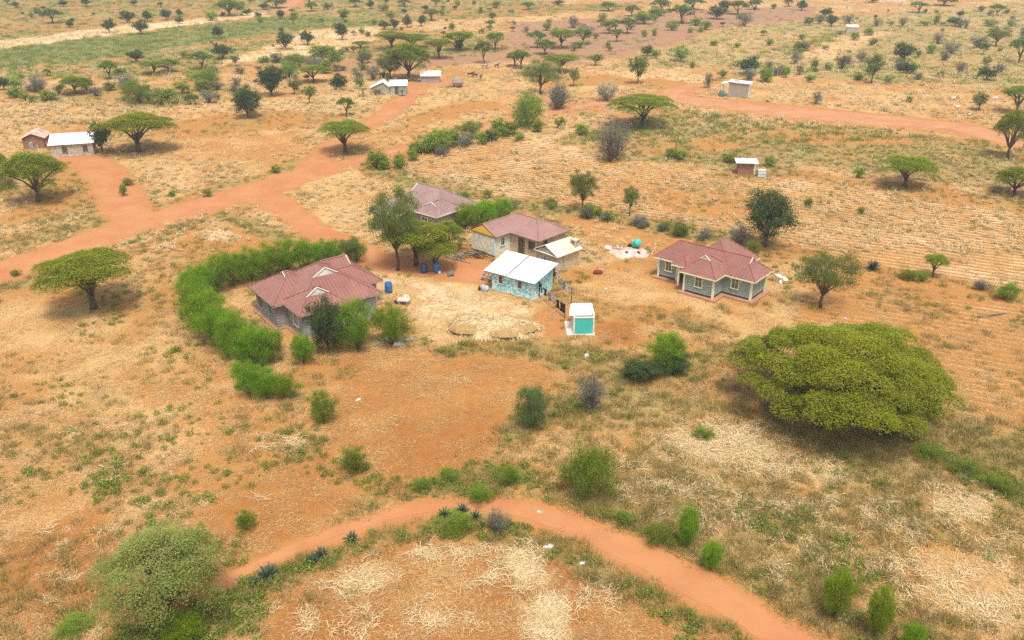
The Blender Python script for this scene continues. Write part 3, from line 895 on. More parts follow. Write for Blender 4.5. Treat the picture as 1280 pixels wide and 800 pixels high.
def wing(roof, caps, gab, fas, a0, a1, b0, b1, ze, pitch, axis, e0='hip', e1='hip', rib=0.36, fh=0.16):
    """one roof wing over the eave rectangle; axis = ridge direction; e0/e1 = its ends: 'hip', 'gable' or the run of a dutch gable"""
    if axis == 'b':
        T = lambda l, w, z: (w, l, z)
        l0, l1, w0, w1 = b0, b1, a0, a1
    else:
        T = lambda l, w, z: (l, w, z)
        l0, l1, w0, w1 = a0, a1, b0, b1
    hw = (w1 - w0) / 2
    wc = (w0 + w1) / 2
    zr = ze + hw * pitch

    def end(e):
        if e == 'hip':
            return hw, hw
        if e == 'gable':
            return 0.0, 0.0
        return float(e), float(e)
    g0 = end(e0)[0]
    g1 = end(e1)[0]
    # ridge from l0+g0 to l1-g1, at hip: meets at zr; dutch: hip plane ends at height ze+g*pitch
    for side, ws in ((0, w0), (1, w1)):
        # long slopes, polygon with cut corners
        poly = [T(l0, ws, ze), T(l1, ws, ze)]
        k1 = ws + (wc - ws) * (g1 / hw)
        poly.append(T(l1 - g1, k1, ze + g1 * pitch))
        if g1 < hw - 1e-6:
            poly.append(T(l1 - g1, wc, zr))
        k0 = ws + (wc - ws) * (g0 / hw)
        if g0 < hw - 1e-6:
            poly.append(T(l0 + g0, wc, zr))
        poly.append(T(l0 + g0, k0, ze + g0 * pitch))
        cl = [poly[0]]
        for p in poly[1:]:
            if (Vector(p) - Vector(cl[-1])).length > 1e-4:
                cl.append(p)
        if (Vector(cl[0]) - Vector(cl[-1])).length < 1e-4:
            cl.pop()
        roof.add(cl, [tuple(range(len(cl)))])
        ribs(roof, cl, T(l0, ws, ze), T(l1, ws, ze), rib)
    for g, le, sg, e in ((g0, l0, 1, e0), (g1, l1, -1, e1)):
        zt = ze + g * pitch
        li = le + sg * g
        kl, kr = w0 + (wc - w0) * g / hw, w1 + (wc - w1) * g / hw
        if g > 1e-6:
            poly = [T(le, w0, ze), T(le, w1, ze), T(li, kr, zt)]
            if kr - kl > 1e-4:
                poly.append(T(li, kl, zt))
            roof.add(poly, [tuple(range(len(poly)))])
            ribs(roof, poly, T(le, w0, ze), T(le, w1, ze), rib)
            if caps is not None:
                caps.tube([T(le, w0, ze + 0.03), T(li, kl, zt + 0.03)], 0.07, 4)
                caps.tube([T(le, w1, ze + 0.03), T(li, kr, zt + 0.03)], 0.07, 4)
        if kr - kl > 1e-4 and gab is not None:
            gb = MB()
            gab.append(gb)
            gb.add([T(li + sg * 0.03, kl, zt), T(li + sg * 0.03, kr, zt), T(li + sg * 0.03, wc, zr - 0.02)], [(0, 1, 2)])
            if e not in ('gable',):
                # barge boards and small sill roof of the gablet
                for k in (kl, kr):
                    gb.tube([T(li - sg * 0.04, k, zt + 0.02), T(li - sg * 0.04, wc, zr + 0.03)], 0.045, 4)
    if caps is not None:
        caps.tube([T(l0 + g0, wc, zr + 0.03), T(l1 - g1, wc, zr + 0.03)], 0.08, 4)
    if fas is not None:
        for (p, q_) in (((l0, w0), (l1, w0)), ((l1, w0), (l1, w1)), ((l1, w1), (l0, w1)), ((l0, w1), (l0, w0))):
            A, Bv = T(*p, 0), T(*q_, 0)
            fas.box(min(A[0], Bv[0]) - 0.02, max(A[0], Bv[0]) + 0.02, min(A[1], Bv[1]) - 0.02, max(A[1], Bv[1]) + 0.02, ze - fh, ze - 0.01)
        i = 0.025
        fas.box(*((l0 + i, l1 - i, w0 + i, w1 - i) if axis == 'a' else (w0 + i, w1 - i, l0 + i, l1 - i)), ze - 0.06, ze - 0.03)


def inset_poly(poly, d_):
    """inset of a counter-clockwise polygon with axis-parallel edges"""
    out = []
    n = len(poly)
    for i in range(n):
        p0, p1, p2 = Vector(poly[i - 1]), Vector(poly[i]), Vector(poly[(i + 1) % n])
        e1, e2 = (p1 - p0).normalized(), (p2 - p1).normalized()
        n1, n2 = Vector((-e1.y, e1.x)), Vector((-e2.y, e2.x))
        out.append(tuple(p1 + (n1 + n2) * d_ if abs(e1.dot(e2)) < 0.5 else p1 + n1 * d_))
    return out


def course_walls(root, poly, z0, z1, ch, mat, joint, name='wall'):
    """walls laid in courses: proud block courses over a recessed joint core"""
    mb = MB()
    z = z0
    while z < z1 - 0.02:
        t_ = min(z + ch - 0.035, z1)
        mb.prism(poly, z, t_)
        z += ch
    w = mb.build(name, mat, root)
    core = MB().prism(inset_poly(poly, 0.03), z0 + 0.01, z1 - 0.004)
    core.build('mortar', joint, w)
    return w


def wall_frame(p, q_, s, zc):
    """point and axes on the wall line p->q at distance s from p"""
    a, b = Vector(p), Vector(q_)
    e = (b - a).normalized()
    return a + e * s, e, Vector((e.y, -e.x))


def slab(mb, c, e, n, hw, z0, z1, d0, d1):
    """box on a wall: half-width hw along e, depth d0..d1 along the outward normal n"""
    P = []
    for z in (z0, z1):
        for sx, dd in ((-1, d0), (1, d0), (1, d1), (-1, d1)):
            v = c + e * (hw * sx) + n * dd
            P.append((v.x, v.y, z))
    mb.add(P, [(0, 3, 2, 1), (4, 5, 6, 7), (0, 1, 5, 4), (1, 2, 6, 5), (2, 3, 7, 6), (3, 0, 4, 7)])


def window(root, p, q_, s, z0, z1, w, frame_mat, pane_mat=None, fw=0.09, bars=1, shutter=False):
    c, e, n = wall_frame(p, q_, s, 0)
    f = MB()
    slab(f, c, e, n, w / 2 + fw, z1, z1 + fw, -0.02, 0.07)
    slab(f, c, e, n, w / 2 + fw + 0.03, z0 - fw, z0, -0.02, 0.11)
    for sg in (-1, 1):
        slab(f, c + e * (sg * (w / 2 + fw / 2)), e, n, fw / 2, z0, z1, -0.02, 0.07)
    wo = f.build('window', frame_mat, root)
    pm = MB()
    slab(pm, c, e, n, w / 2, z0, z1, -0.02, 0.012)
    pm.build('pane', pane_mat or M['pane'], wo)
    bm_ = MB()
    for k in range(bars):
        x = (k + 1) / (bars + 1) - 0.5
        slab(bm_, c + e * (x * w), e, n, 0.018, z0, z1, 0.0, 0.04)
    slab(bm_, c, e, n, w / 2, (z0 + z1) / 2 + 0.12, (z0 + z1) / 2 + 0.155, 0.0, 0.038)
    bm_.build('glazing_bar', frame_mat if not shutter else M['brown_wood'], wo)
    return wo


def door(root, p, q_, s, z0, z1, w, mat, frame_mat, fw=0.08):
    c, e, n = wall_frame(p, q_, s, 0)
    f = MB()
    slab(f, c, e, n, w / 2 + fw, z1, z1 + fw, -0.02, 0.06)
    for sg in (-1, 1):
        slab(f, c + e * (sg * (w / 2 + fw / 2)), e, n, fw / 2, z0, z1, -0.02, 0.06)
    m_ = MB()
    slab(m_, c, e, n, w / 2, z0, z1, -0.02, 0.02)
    do = m_.build('door', mat, root)
    f.build('door_frame', frame_mat, do)
    h_ = MB()
    slab(h_, c + e * (w * 0.36), e, n, 0.03, z0 + 0.95, z0 + 1.07, 0.02, 0.06)
    h_.build('door_handle', M['concrete'], do)
    return do


# ---- grey-green bungalow with maroon hipped roofs
def green_bungalow():
    ox, oy = G(937.2, 377.5)
    r = thing('bungalow', 'grey-green block bungalow with cream posts and maroon hipped roof on terracotta plinth', 'house', (ox, oy, 0), R(-39))
    P = [(-10.7, 0), (-8.45, 0), (-8.45, 1.3), (-6.5, 1.3), (-6.5, -2.0), (-3.2, -2.0), (-3.2, 0), (0, 0), (0, 3.2), (-2.6, 3.2), (-2.6, 6.0), (-7.4, 6.0), (-7.4, 3.2), (-10.7, 3.2)]
    big = inset_poly(P, -0.55)
    MB().prism([(-11.2, -0.55), (-7.95, -0.55), (-7.95, -1.35), (-7.05, -1.35), (-7.05, -2.55), (-2.65, -2.55), (-2.65, -0.55), (0.55, -0.55), (0.55, 3.75), (-2.05, 3.75), (-2.05, 6.5), (-7.9, 6.5), (-7.9, 3.75), (-11.2, 3.75)], -0.05, 0.17).build('plinth', M['terracotta'], r)
    MB().prism(inset_poly(P, -0.025), 0.16, 0.36).build('base_course', M['dark_base'], r)
    course_walls(r, P, 0.36, 2.36, 0.24, M['block_green'], M['block_joint'])
    # cream posts, beam and rounded panel corners
    def trim_panel(p, q_):
        c0, e, n = wall_frame(p, q_, 0, 0)
        L = (Vector(q_) - Vector(p)).length
        t = MB()
        slab(t, c0 + e * (L / 2), e, n, L / 2, 2.2, 2.36, 0.0, 0.05)
        rad = 0.42
        for sg, s0 in ((1, 0.07), (-1, L - 0.07)):
            pts = []
            for k in range(7):
                a = k / 6 * math.pi / 2
                pts.append((s0 + sg * rad * (1 - math.cos(a)), 2.22 - rad * (1 - math.sin(a))))
            for (x0, y0), (x1, y1) in zip(pts[:-1], pts[1:]):
                A, Bq = c0 + e * x0 + n * 0.03, c0 + e * x1 + n * 0.03
                t.tube([(A.x, A.y, y0), (Bq.x, Bq.y, y1)], 0.05, 4)
        t.build('arched_trim', M['cream_trim'], r)
    panels = [((-10.7, 0), (-9.95, 0)), ((-9.05, 0), (-8.45, 0)), ((-6.5, -2), (-5.35, -2)), ((-4.4, -2), (-3.2, -2)), ((-3.2, 0), (-2.25, 0)), ((-1.3, 0), (0, 0)), ((0, 0), (0, 3.2)), ((-3.2, -2), (-3.2, 0))]
    for p, q_ in panels:
        trim_panel(p, q_)
    for p, q_ in (((-9.95, 0), (-9.05, 0)), ((-5.35, -2), (-4.4, -2)), ((-2.25, 0), (-1.3, 0))):
        c0, e, n = wall_frame(p, q_, 0, 0)
        L = (Vector(q_) - Vector(p)).length
        t = MB()
        slab(t, c0 + e * (L / 2), e, n, L / 2, 2.2, 2.36, 0.0, 0.05)
        t.build('beam', M['cream_trim'], r)
    for x, y in ((-10.7, 0), (-8.45, 0), (-6.5, -2), (-3.2, -2), (0, 0), (0, 3.2)):
        MB().box(x - 0.1, x + 0.1, y - 0.1, y + 0.1, 0.17, 2.36).build('post', M['cream_trim'], r)
    for x, y in ((-7.75, -0.95),):
        MB().box(x - 0.09, x + 0.09, y - 0.09, y + 0.09, 0.17, 2.36).build('porch_post', M['cream_trim'], r)
    window(r, (-10.7, 0), (-8.45, 0), 1.2, 1.05, 2.05, 0.66, M['cream_trim'], bars=1)
    window(r, (-6.5, -2), (-3.2, -2), 1.62, 1.05, 2.05, 0.72, M['cream_trim'], bars=1)
    window(r, (-3.2, 0), (0, 0), 1.42, 1.05, 2.05, 0.72, M['cream_trim'], bars=1)
    door(r, (-8.45, 1.3), (-6.5, 1.3), 0.95, 0.2, 2.1, 0.85, M['door_dark'], M['cream_trim'])
    roof, caps, gab, fas = MB(), MB(), [], MB()
    wing(roof, caps, gab, fas, -11.25, 0.5, -0.45, 3.65, 2.42, 0.83, 'a', 'hip', 1.45)
    wing(roof, caps, gab, fas, -6.95, -2.78, -2.45, 1.6, 2.424, 0.83, 'b', 1.5, 'hip')
    wing(roof, caps, gab, fas, -7.9, -2.12, -0.38, 6.45, 2.428, 0.83, 'b', 'hip', 'hip')
    wing(roof, caps, gab, fas, -8.6, -6.6, -1.25, 1.5, 2.43, 0.83, 'b', 'hip', 'hip')
    ro = roof.build('roof', M['roof_maroon'], r)
    caps.build('ridge_cap', M['ridge_red'], ro)
    for gb in gab:
        gb.build('gablet', M['white_trim'], ro)
    fas.build('fascia', M['cream_trim'], ro)


# ---- grey stone house behind the green hedge
def grey_house():
    ox, oy = -19.45, 72.82
    r = thing('stone_house', 'large grey block house with many-gabled maroon roof inside the green hedge', 'house', (ox, oy, 0), R(-54))
    P = [(-9.1, -0.6), (-3.95, -0.6), (-3.95, 0.5), (-0.45, 0.5), (-0.45, 4.7), (-0.85, 4.7), (-0.85, 8.3), (-3.7, 8.3), (-3.7, 9.9), (-9.5, 9.9), (-9.5, 4.5), (-9.1, 4.5)]
    MB().prism(inset_poly(P, -0.4), -0.05, 0.12).build('plinth', M['terracotta'], r)
    course_walls(r, P, 0.1, 2.5, 0.25, M['block_grey'], M['joint_grey'])
    for seg_, s, z0, z1, w in ((((-9.1, -0.6), (-3.95, -0.6)), 1.2, 0.9, 1.95, 0.8), (((-9.1, -0.6), (-3.95, -0.6)), 3.7, 1.0, 1.9, 0.65), (((-3.95, 0.5), (-0.45, 0.5)), 2.0, 0.85, 1.95, 0.95), (((-0.45, 0.5), (-0.45, 4.7)), 2.0, 0.85, 1.95, 1.1), (((-0.85, 4.7), (-0.85, 8.3)), 1.9, 0.85, 1.95, 0.9)):
        window(r, seg_[0], seg_[1], s, z0, z1, w, M['white_trim'] if w > 0.9 else M['block_grey'], M['pane_dark'], bars=2)
    st = MB()
    for k in range(8):
        z = 0.22 + k * 0.28
        st.box(-3.95 - 0.05, -3.95 + 0.05, -0.65, -0.2 + (k % 2) * 0.1, z, z + 0.2)
    st.build('quoin', M['grey_plaster'], r)
    roof, caps, gab, fas = MB(), MB(), [], MB()
    wing(roof, caps, gab, fas, -9.6, -3.45, -1.05, 5.0, 2.6, 0.62, 'b', 2.5, 'hip')
    wing(roof, caps, gab, fas, -9.3, -0.35, 0.05, 8.85, 2.604, 0.60, 'a', 'hip', 3.1)
    wing(roof, caps, gab, fas, -4.2, 0.1, 0.0, 5.25, 2.608, 0.66, 'a', 'hip', 1.5)
    wing(roof, caps, gab, fas, -7.6, -3.2, 4.1, 10.4, 2.612, 0.64, 'b', 'hip', 'hip')
    wing(roof, caps, gab, fas, -10.1, -4.7, 3.2, 10.2, 2.616, 0.66, 'b', 'hip', 1.7)
    ro = roof.build('roof', M['roof_maroon'], r)
    caps.build('ridge_cap', M['roof_maroon'], ro)
    for gb in gab:
        gb.build('gablet', M['white_trim'], ro)
    fas.build('fascia', M['grey_wood'], ro)


# ---- house with faded roof behind the trees
def faded_house():
    r = thing('house', 'house under faded mauve roof with white gablets, half hidden behind the yard trees', 'house', (-17.85, 104.81, 0), R(-40))
    P = [(0.45, 0.4), (4.1, 0.4), (4.1, 3.6), (8.3, 3.6), (8.3, 10.1), (0.0, 10.1), (0.0, 5.0), (0.45, 5.0)]
    MB().prism(P, 0.0, 2.5).build('wall', M['grey_plaster'], r)
    window(r, (0.45, 0.4), (4.1, 0.4), 1.8, 0.9, 1.9, 0.9, M['white_trim'], M['pane_dark'])
    window(r, (4.1, 3.6), (8.3, 3.6), 2.2, 0.9, 1.9, 0.9, M['white_trim'], M['pane_dark'])
    roof, caps, gab, fas = MB(), MB(), [], MB()
    wing(roof, caps, gab, fas, -0.05, 4.6, -0.1, 8.0, 2.6, 0.6, 'b', 1.1, 'hip')
    wing(roof, caps, gab, fas, -0.5, 8.75, 4.0, 10.6, 2.604, 0.6, 'a', 2.0, 'hip')
    wing(roof, caps, gab, fas, 4.9, 8.8, 3.1, 8.0, 2.608, 0.6, 'b', 1.2, 'hip')
    ro = roof.build('roof', M['roof_faded'], r)
    caps.build('ridge_cap', M['roof_faded'], ro)
    for gb in gab:
        gb.build('gablet', M['white_trim'], ro)
    fas.build('fascia', M['white_trim'], ro)


# ---- yellow-gabled stone house, L-shaped
def yellow_house():
    ox, oy = -0.117, 96.51
    r = thing('stone_house', 'L-shaped stone house with yellow gable end and mauve iron roof', 'house', (ox, oy, 0), R(-44))
    r2 = r
    L = [(-4.0, -2.55), (-0.2, -2.55), (-0.2, 0.05), (-0.2, 4.9), (-4.0, 4.9)]
    L = [(-4.0, -2.55), (-0.2, -2.55), (-0.2, 4.9), (-4.0, 4.9)]
    MB().prism(L, 0.0, 2.42).build('wall', M['stone_painted'], r)
    MB().prism([(-0.16, 0.1), (4.1, 0.1), (4.1, 4.86), (-0.16, 4.86)], 0.0, 2.40).build('wall', M['stone_tan'], r)
    MB().box(-4.06, -0.1, -2.64, -2.5, 0.0, 0.16).build('base_course', M['dark_base'], r)
    MB().box(-0.42, -0.17, -2.58, -2.3, 0.0, 2.41).build('corner_pier', M['turq_corner'], r)
    MB().add([(-4.0, -2.56, 2.2), (-0.2, -2.56, 2.2), (-0.2, -2.56, 2.45), (-2.1, -2.56, 3.42), (-4.0, -2.56, 2.45), (-4.0, -2.4, 2.2), (-0.2, -2.4, 2.2), (-0.2, -2.4, 2.45), (-2.1, -2.4, 3.42), (-4.0, -2.4, 2.45)],
             [(0, 1, 2, 3, 4), (5, 9, 8, 7, 6), (0, 5, 6, 1)]).build('gable_wall', M['yellow_gable'], r)
    window(r, (-0.2, -2.55), (-0.2, 0.0), 1.35, 1.15, 2.0, 0.55, M['turq_corner'], M['pane_dark'])
    door(r, (-0.16, 0.1), (4.1, 0.1), 1.75, 0.05, 2.0, 0.85, M['door_dark'], M['brown_wood'])
    window(r, (-0.16, 0.1), (4.1, 0.1), 3.35, 1.15, 1.95, 0.8, M['brown_wood'], M['pane_dark'], bars=2)
    window(r, (4.1, 0.1), (4.1, 4.86), 1.3, 1.75, 2.1, 0.4, M['brown_wood'], M['pane_dark'])
    roof, caps, gab, fas = MB(), MB(), None, MB()
    wing(roof, caps, None, fas, -4.25, 0.12, -2.6, 5.2, 2.46, 0.50, 'b', 'gable', 'hip', rib=0.3, fh=0.1)
    wing(roof, caps, None, fas, -4.2, 4.55, -0.25, 5.25, 2.464, 0.50, 'a', 'hip', 'hip', rib=0.3, fh=0.1)
    ro = roof.build('roof', M['roof_pink'], r)
    caps.build('ridge_cap', M['roof_pink'], ro)
    fas.build('fascia', M['brown_wood'], ro)


def cook_house():
    r = thing('cookhouse', 'small tan stone cookhouse with cream gable roof and square chimney', 'shed', (-0.117, 96.51, 0), R(-46))
    MB().prism([(5.1, -1.0), (8.2, -1.0), (8.2, 2.7), (5.1, 2.7)], 0, 1.98).build('wall', M['stone_tan'], r)
    MB().add([(5.1, -0.99, 1.95), (8.2, -0.99, 1.95), (6.65, -0.99, 2.72), (5.1, -0.85, 1.95), (8.2, -0.85, 1.95), (6.65, -0.85, 2.72)], [(0, 1, 2), (3, 5, 4), (0, 3, 4, 1)]).build('gable_wall', M['stone_tan'], r)
    window(r, (5.1, -1.0), (8.2, -1.0), 1.45, 1.0, 1.6, 0.45, M['white_trim'], M['pane_dark'], fw=0.05)
    roof, fas = MB(), MB()
    wing(roof, None, None, fas, 4.85, 8.55, -1.25, 2.9, 1.98, 0.5, 'b', 'gable', 'gable', rib=0.5, fh=0.06)
    ro = roof.build('roof', M['cream_sheet'], r)
    fas.build('fascia', M['white_trim'], ro)
    ch = MB()
    x, y = 7.85, 2.35
    for sx in (-1, 1):
        for sy in (-1, 1):
            ch.box(x + sx * 0.28 - 0.09, x + sx * 0.28 + 0.09, y + sy * 0.28 - 0.09, y + sy * 0.28 + 0.09, 1.95, 2.95)
    ch.box(x - 0.34, x + 0.34, y - 0.34, y + 0.34, 1.9, 2.55)
    ch.box(x - 0.42, x + 0.42, y - 0.42, y + 0.42, 2.93, 3.03)
    ch.build('chimney', M['stone_rubble'], r)


def turquoise_house():
    r = thing('small_house', 'small turquoise and white mottled stone house with white mono-pitch roof', 'house', (2.164, 82.306, 0), R(-35))
    w = MB()
    w.add([(-5.2, 0, 0), (0, 0, 0), (0, 3.6, 0), (-5.2, 3.6, 0), (-5.2, 0, 2.15), (0, 0, 2.15), (0, 3.6, 2.95), (-5.2, 3.6, 2.95)],
          [(0, 3, 2, 1), (4, 5, 6, 7), (0, 1, 5, 4), (1, 2, 6, 5), (2, 3, 7, 6), (3, 0, 4, 7)])
    w.build('wall', M['stone_turq'], r)
    MB().box(-5.3, 0.08, -0.09, 3.68, -0.05, 0.13).build('plinth', M['stone_rubble'], r)
    MB().box(-0.12, 0.04, -0.04, 0.12, 0.0, 2.14).build('corner_pier', M['turq_corner'], r)
    window(r, (-5.2, 0), (0, 0), 1.15, 0.95, 1.8, 0.5, M['white_plaster'], M['brown_wood'], fw=0.06, bars=2, shutter=True)
    window(r, (-5.2, 0), (0, 0), 3.55, 0.95, 1.8, 0.5, M['turq_corner'], M['brown_wood'], fw=0.06, bars=2, shutter=True)
    roof = empty('roof', (0, 0, 0))
    roof.parent = r
    sl = 0.8 / 3.6
    for (a0, a1, dz, ext) in ((-5.95, -3.15, 0.05, 0.0), (-3.03, 0.42, 0.0, 0.2)):
        q = [(a0, -0.42, 2.2 - 0.42 * sl + dz), (a1, -0.42, 2.2 - 0.42 * sl + dz), (a1 + ext, 3.75, 2.2 + 3.75 * sl + dz), (a0, 3.75, 2.2 + 3.75 * sl + dz)]
        mb = MB().add(q + [(p[0], p[1], p[2] - 0.03) for p in q], [(0, 1, 2, 3), (7, 6, 5, 4), (0, 4, 5, 1), (1, 5, 6, 2), (2, 6, 7, 3), (3, 7, 4, 0)])
        ribs(mb, q, q[0], q[1], 0.24, 0.03, 0.018)
        mb.build('roof_sheet', M['white_sheet'], roof)
    q = [(-3.13, -0.43, 2.2 - 0.43 * sl + 0.02), (-3.05, -0.43, 2.2 - 0.43 * sl + 0.02), (-3.05, 3.76, 2.2 + 3.76 * sl + 0.02), (-3.13, 3.76, 2.2 + 3.76 * sl + 0.02)]
    MB().add(q + [(p[0], p[1], p[2] - 0.06) for p in q], [(0, 1, 2, 3), (7, 6, 5, 4), (0, 4, 5, 1), (1, 5, 6, 2), (2, 6, 7, 3), (3, 7, 4, 0)]).build('seam_batten', M['brown_wood'], roof)
    MB().box(-5.9, 0.4, -0.37, -0.30, 1.98, 2.08).build('eave_beam', M['grey_wood'], r)


def latrine():
    ox, oy = G(716.7, 418.7)
    r = thing('latrine', 'small turquoise and white latrine block with white sheet roof', 'latrine', (ox, oy, 0), R(1))
    MB().box(-0.62, 2.0, -0.12, 2.9, -0.04, 0.10).build('plinth', M['white_plaster'], r)
    MB().box(0, 1.9, 0, 0.14, 0.1, 1.72).build('front_wall', M['turq'], r)
    f = MB()
    f.box(-0.03, 0.1, -0.03, 0.05, 0.1, 1.78)
    f.box(1.8, 1.93, -0.03, 0.05, 0.1, 1.78)
    f.box(-0.03, 1.93, -0.04, 0.16, 1.72, 1.82)
    f.build('front_frame', M['white_plaster'], r)
    MB().box(1.78, 1.96, 0.14, 2.85, 0.1, 1.98).build('side_wall', M['white_plaster'], r)
    MB().box(0.0, 0.14, 0.14, 2.85, 0.1, 1.72).build('side_wall', M['white_plaster'], r)
    MB().box(0.0, 1.96, 2.7, 2.87, 0.1, 2.0).build('back_wall', M['white_plaster'], r)
    MB().box(0.14, 1.78, 0.62, 0.76, 0.1, 1.80).build('inner_wall', M['concrete'], r)
    q = [(-0.42, 0.45, 1.82), (1.74, 0.45, 1.82), (1.74, 2.66, 2.02), (-0.12, 2.66, 2.02)]
    mb = MB().add(q + [(p[0], p[1], p[2] - 0.03) for p in q], [(0, 1, 2, 3), (7, 6, 5, 4), (0, 4, 5, 1), (1, 5, 6, 2), (2, 6, 7, 3), (3, 7, 4, 0)])
    ribs(mb, q, q[0], q[1], 0.24, 0.03, 0.018)
    mb.build('roof_sheet', M['white_sheet'], r)


def mono_shed(root, w, dpt, h0, h1, wall_mat, roof_mat, over=0.3, rib=0.3):
    """box with a single-slope roof; front along x at y=0, low front h0, high back h1"""
    MB().add([(0, 0, 0), (w, 0, 0), (w, dpt, 0), (0, dpt, 0), (0, 0, h0), (w, 0, h0), (w, dpt, h1), (0, dpt, h1)],
             [(0, 3, 2, 1), (4, 5, 6, 7), (0, 1, 5, 4), (1, 2, 6, 5), (2, 3, 7, 6), (3, 0, 4, 7)]).build('wall', wall_mat, root)
    s = (h1 - h0) / dpt
    q = [(-over, -over, h0 - over * s + 0.04), (w + over, -over, h0 - over * s + 0.04), (w + over, dpt + over, h1 + over * s + 0.04), (-over, dpt + over, h1 + over * s + 0.04)]
    mb = MB().add(q + [(p[0], p[1], p[2] - 0.03) for p in q], [(0, 1, 2, 3), (7, 6, 5, 4), (0, 4, 5, 1), (1, 5, 6, 2), (2, 6, 7, 3), (3, 7, 4, 0)])
    ribs(mb, q, q[0], q[1], rib, 0.04, 0.02)
    mb.build('roof', roof_mat, root)


def far_buildings():
    # long white-roofed building and mud-brick hut, west
    r = thing('farm_building', 'long stone farm building with bright white sheet roof beside a mud-brick hut', 'building', (-74.2, 139.9, 0), R(17))
    mono_shed(r, 6.3, 3.4, 2.1, 2.95, M['stone_rubble'], M['white_sheet'], 0.3)
    for s in (2.05, 5.1):
        window(r, (0, 0), (6.3, 0), s, 0.75, 1.6, 0.6, M['brown_wood'], M['door_dark'], fw=0.07, shutter=True)
    r = thing('mud_hut', 'mud-brick hut with rusty patched gable roof', 'hut', (-81.6, 145.6, 0), R(14))
    MB().prism([(0, 0), (3.2, 0), (3.2, 4.2), (0, 4.2)], 0, 1.75).build('wall', M['mud_brick'], r)
    MB().add([(0, 0.01, 1.7), (3.2, 0.01, 1.7), (1.6, 0.01, 2.4), (0, 0.2, 1.7), (3.2, 0.2, 1.7), (1.6, 0.2, 2.4)], [(0, 1, 2), (3, 5, 4), (0, 3, 4, 1)]).build('gable_wall', M['mud_brick'], r)
    door(r, (3.2, 0), (3.2, 4.2), 1.2, 0.0, 1.6, 0.8, M['pane_dark'], M['brown_wood'])
    roof = MB()
    wing(roof, None, None, None, -0.4, 3.6, -0.35, 4.5, 1.7, 0.42, 'b', 'gable', 'gable', rib=0.3)
    roof.build('roof', M['rust_sheet'], r)
    # wall of the compound between the two
    o = MB().box(-0.1, 2.2, -0.12, 0.12, 0, 1.3).build('yard_wall', M['mud_brick'], None, loc=(-77.6, 145.4, 0), rotz=R(10))
    tag(o, 'low mud-brick wall between the mud hut and the white-roofed building', 'wall')
    # grey block shed with lean-to, by the wide road
    r = thing('block_shed', 'tall grey block shed with pale end wall, blue door and lean-to post', 'shed', (*G(934.7, 123.1), 0), R(-22))
    MB().add([(-4.2, 0, 0), (0, 0, 0), (0, 2.7, 0), (-4.2, 2.7, 0), (-4.2, 0, 3.25), (0, 0, 3.0), (0, 2.7, 3.0), (-4.2, 2.7, 3.25)],
             [(0, 3, 2, 1), (4, 5, 6, 7), (0, 1, 5, 4), (1, 2, 6, 5), (2, 3, 7, 6), (3, 0, 4, 7)]).build('wall', M['grey_plaster'], r)
    MB().box(-0.02, 0.05, -0.05, 2.72, 0, 2.98).build('end_wall', M['white_plaster'], r)
    door(r, (0.05, 0), (0.05, 2.7), 1.25, 0.0, 2.0, 0.8, M['teal_door'], M['white_trim'])
    q = [(-4.4, -0.25, 3.3), (0.35, -0.25, 3.04), (0.35, 2.95, 3.04), (-4.4, 2.95, 3.3)]
    mb = MB().add(q + [(p[0], p[1], p[2] - 0.08) for p in q], [(0, 1, 2, 3), (7, 6, 5, 4), (0, 4, 5, 1), (1, 5, 6, 2), (2, 6, 7, 3), (3, 7, 4, 0)])
    mb.build('roof', M['white_sheet'], r)
    q = [(-5.9, -0.1, 2.75), (-4.25, -0.1, 3.1), (-4.25, 2.4, 3.1), (-5.9, 2.4, 2.75)]
    mb = MB().add(q + [(p[0], p[1], p[2] - 0.06) for p in q], [(0, 1, 2, 3), (7, 6, 5, 4), (0, 4, 5, 1), (1, 5, 6, 2), (2, 6, 7, 3), (3, 7, 4, 0)])
    mb.build('lean_to_roof', M['white_sheet'], r)
    for y in (0.05, 2.2):
        MB().box(-5.75, -5.63, y, y + 0.12, 0, 2.72).build('post', M['white_trim'], r)
    MB().add([(-3.6, 0.4, 3.22), (-2.1, 0.4, 3.15), (-2.1, 1.8, 3.15), (-3.6, 1.8, 3.22), (-2.9, 1.1, 3.75)], [(0, 1, 4), (1, 2, 4), (2, 3, 4), (3, 0, 4)]).build('roof_vent', M['concrete'], r)
    t = MB().lathe([(0.5, 0), (0.55, 0.1), (0.55, 1.2), (0.42, 1.4), (0.15, 1.45)], 14).build('water_tank', M['green_plastic'], None, True, loc=(*G(902, 120.5), 0))
    tag(t, 'dull green water tank under the lean-to of the grey block shed', 'tank')
    # small brown shed in the maize
    r = thing('field_shed', 'little brown mud shed with flat white roof standing in the maize field', 'shed', (*G(921.9, 218.2), 0), R(-6))
    mono_shed(r, 2.5, 1.7, 1.85, 1.95, M['mud_brick'], M['white_sheet'], 0.4)
    MB().box(2.3, 2.55, -0.06, 0.05, 0, 1.85).build('post', M['white_trim'], r)
    r = thing('water_tank', 'pale blue caged water tank beside the little brown field shed', 'tank', (*G(951.5, 221), 0), R(-8))
    MB().box(-0.55, 0.55, -0.5, 0.5, 0.15, 1.05).build('body', M['white_plastic'], r)
    cg = MB()
    for x in (-0.57, -0.19, 0.19, 0.57):
        cg.box(x - 0.02, x + 0.02, -0.54, -0.5, 0.1, 1.1)
        cg.box(x - 0.02, x + 0.02, 0.5, 0.54, 0.1, 1.1)
    for z in (0.12, 0.55, 1.08):
        cg.box(-0.6, 0.6, -0.545, -0.505, z, z + 0.04)
        cg.box(-0.6, 0.6, 0.505, 0.545, z, z + 0.04)
        cg.box(-0.605, -0.565, -0.54, 0.54, z, z + 0.04)
        cg.box(0.565, 0.605, -0.54, 0.54, z, z + 0.04)
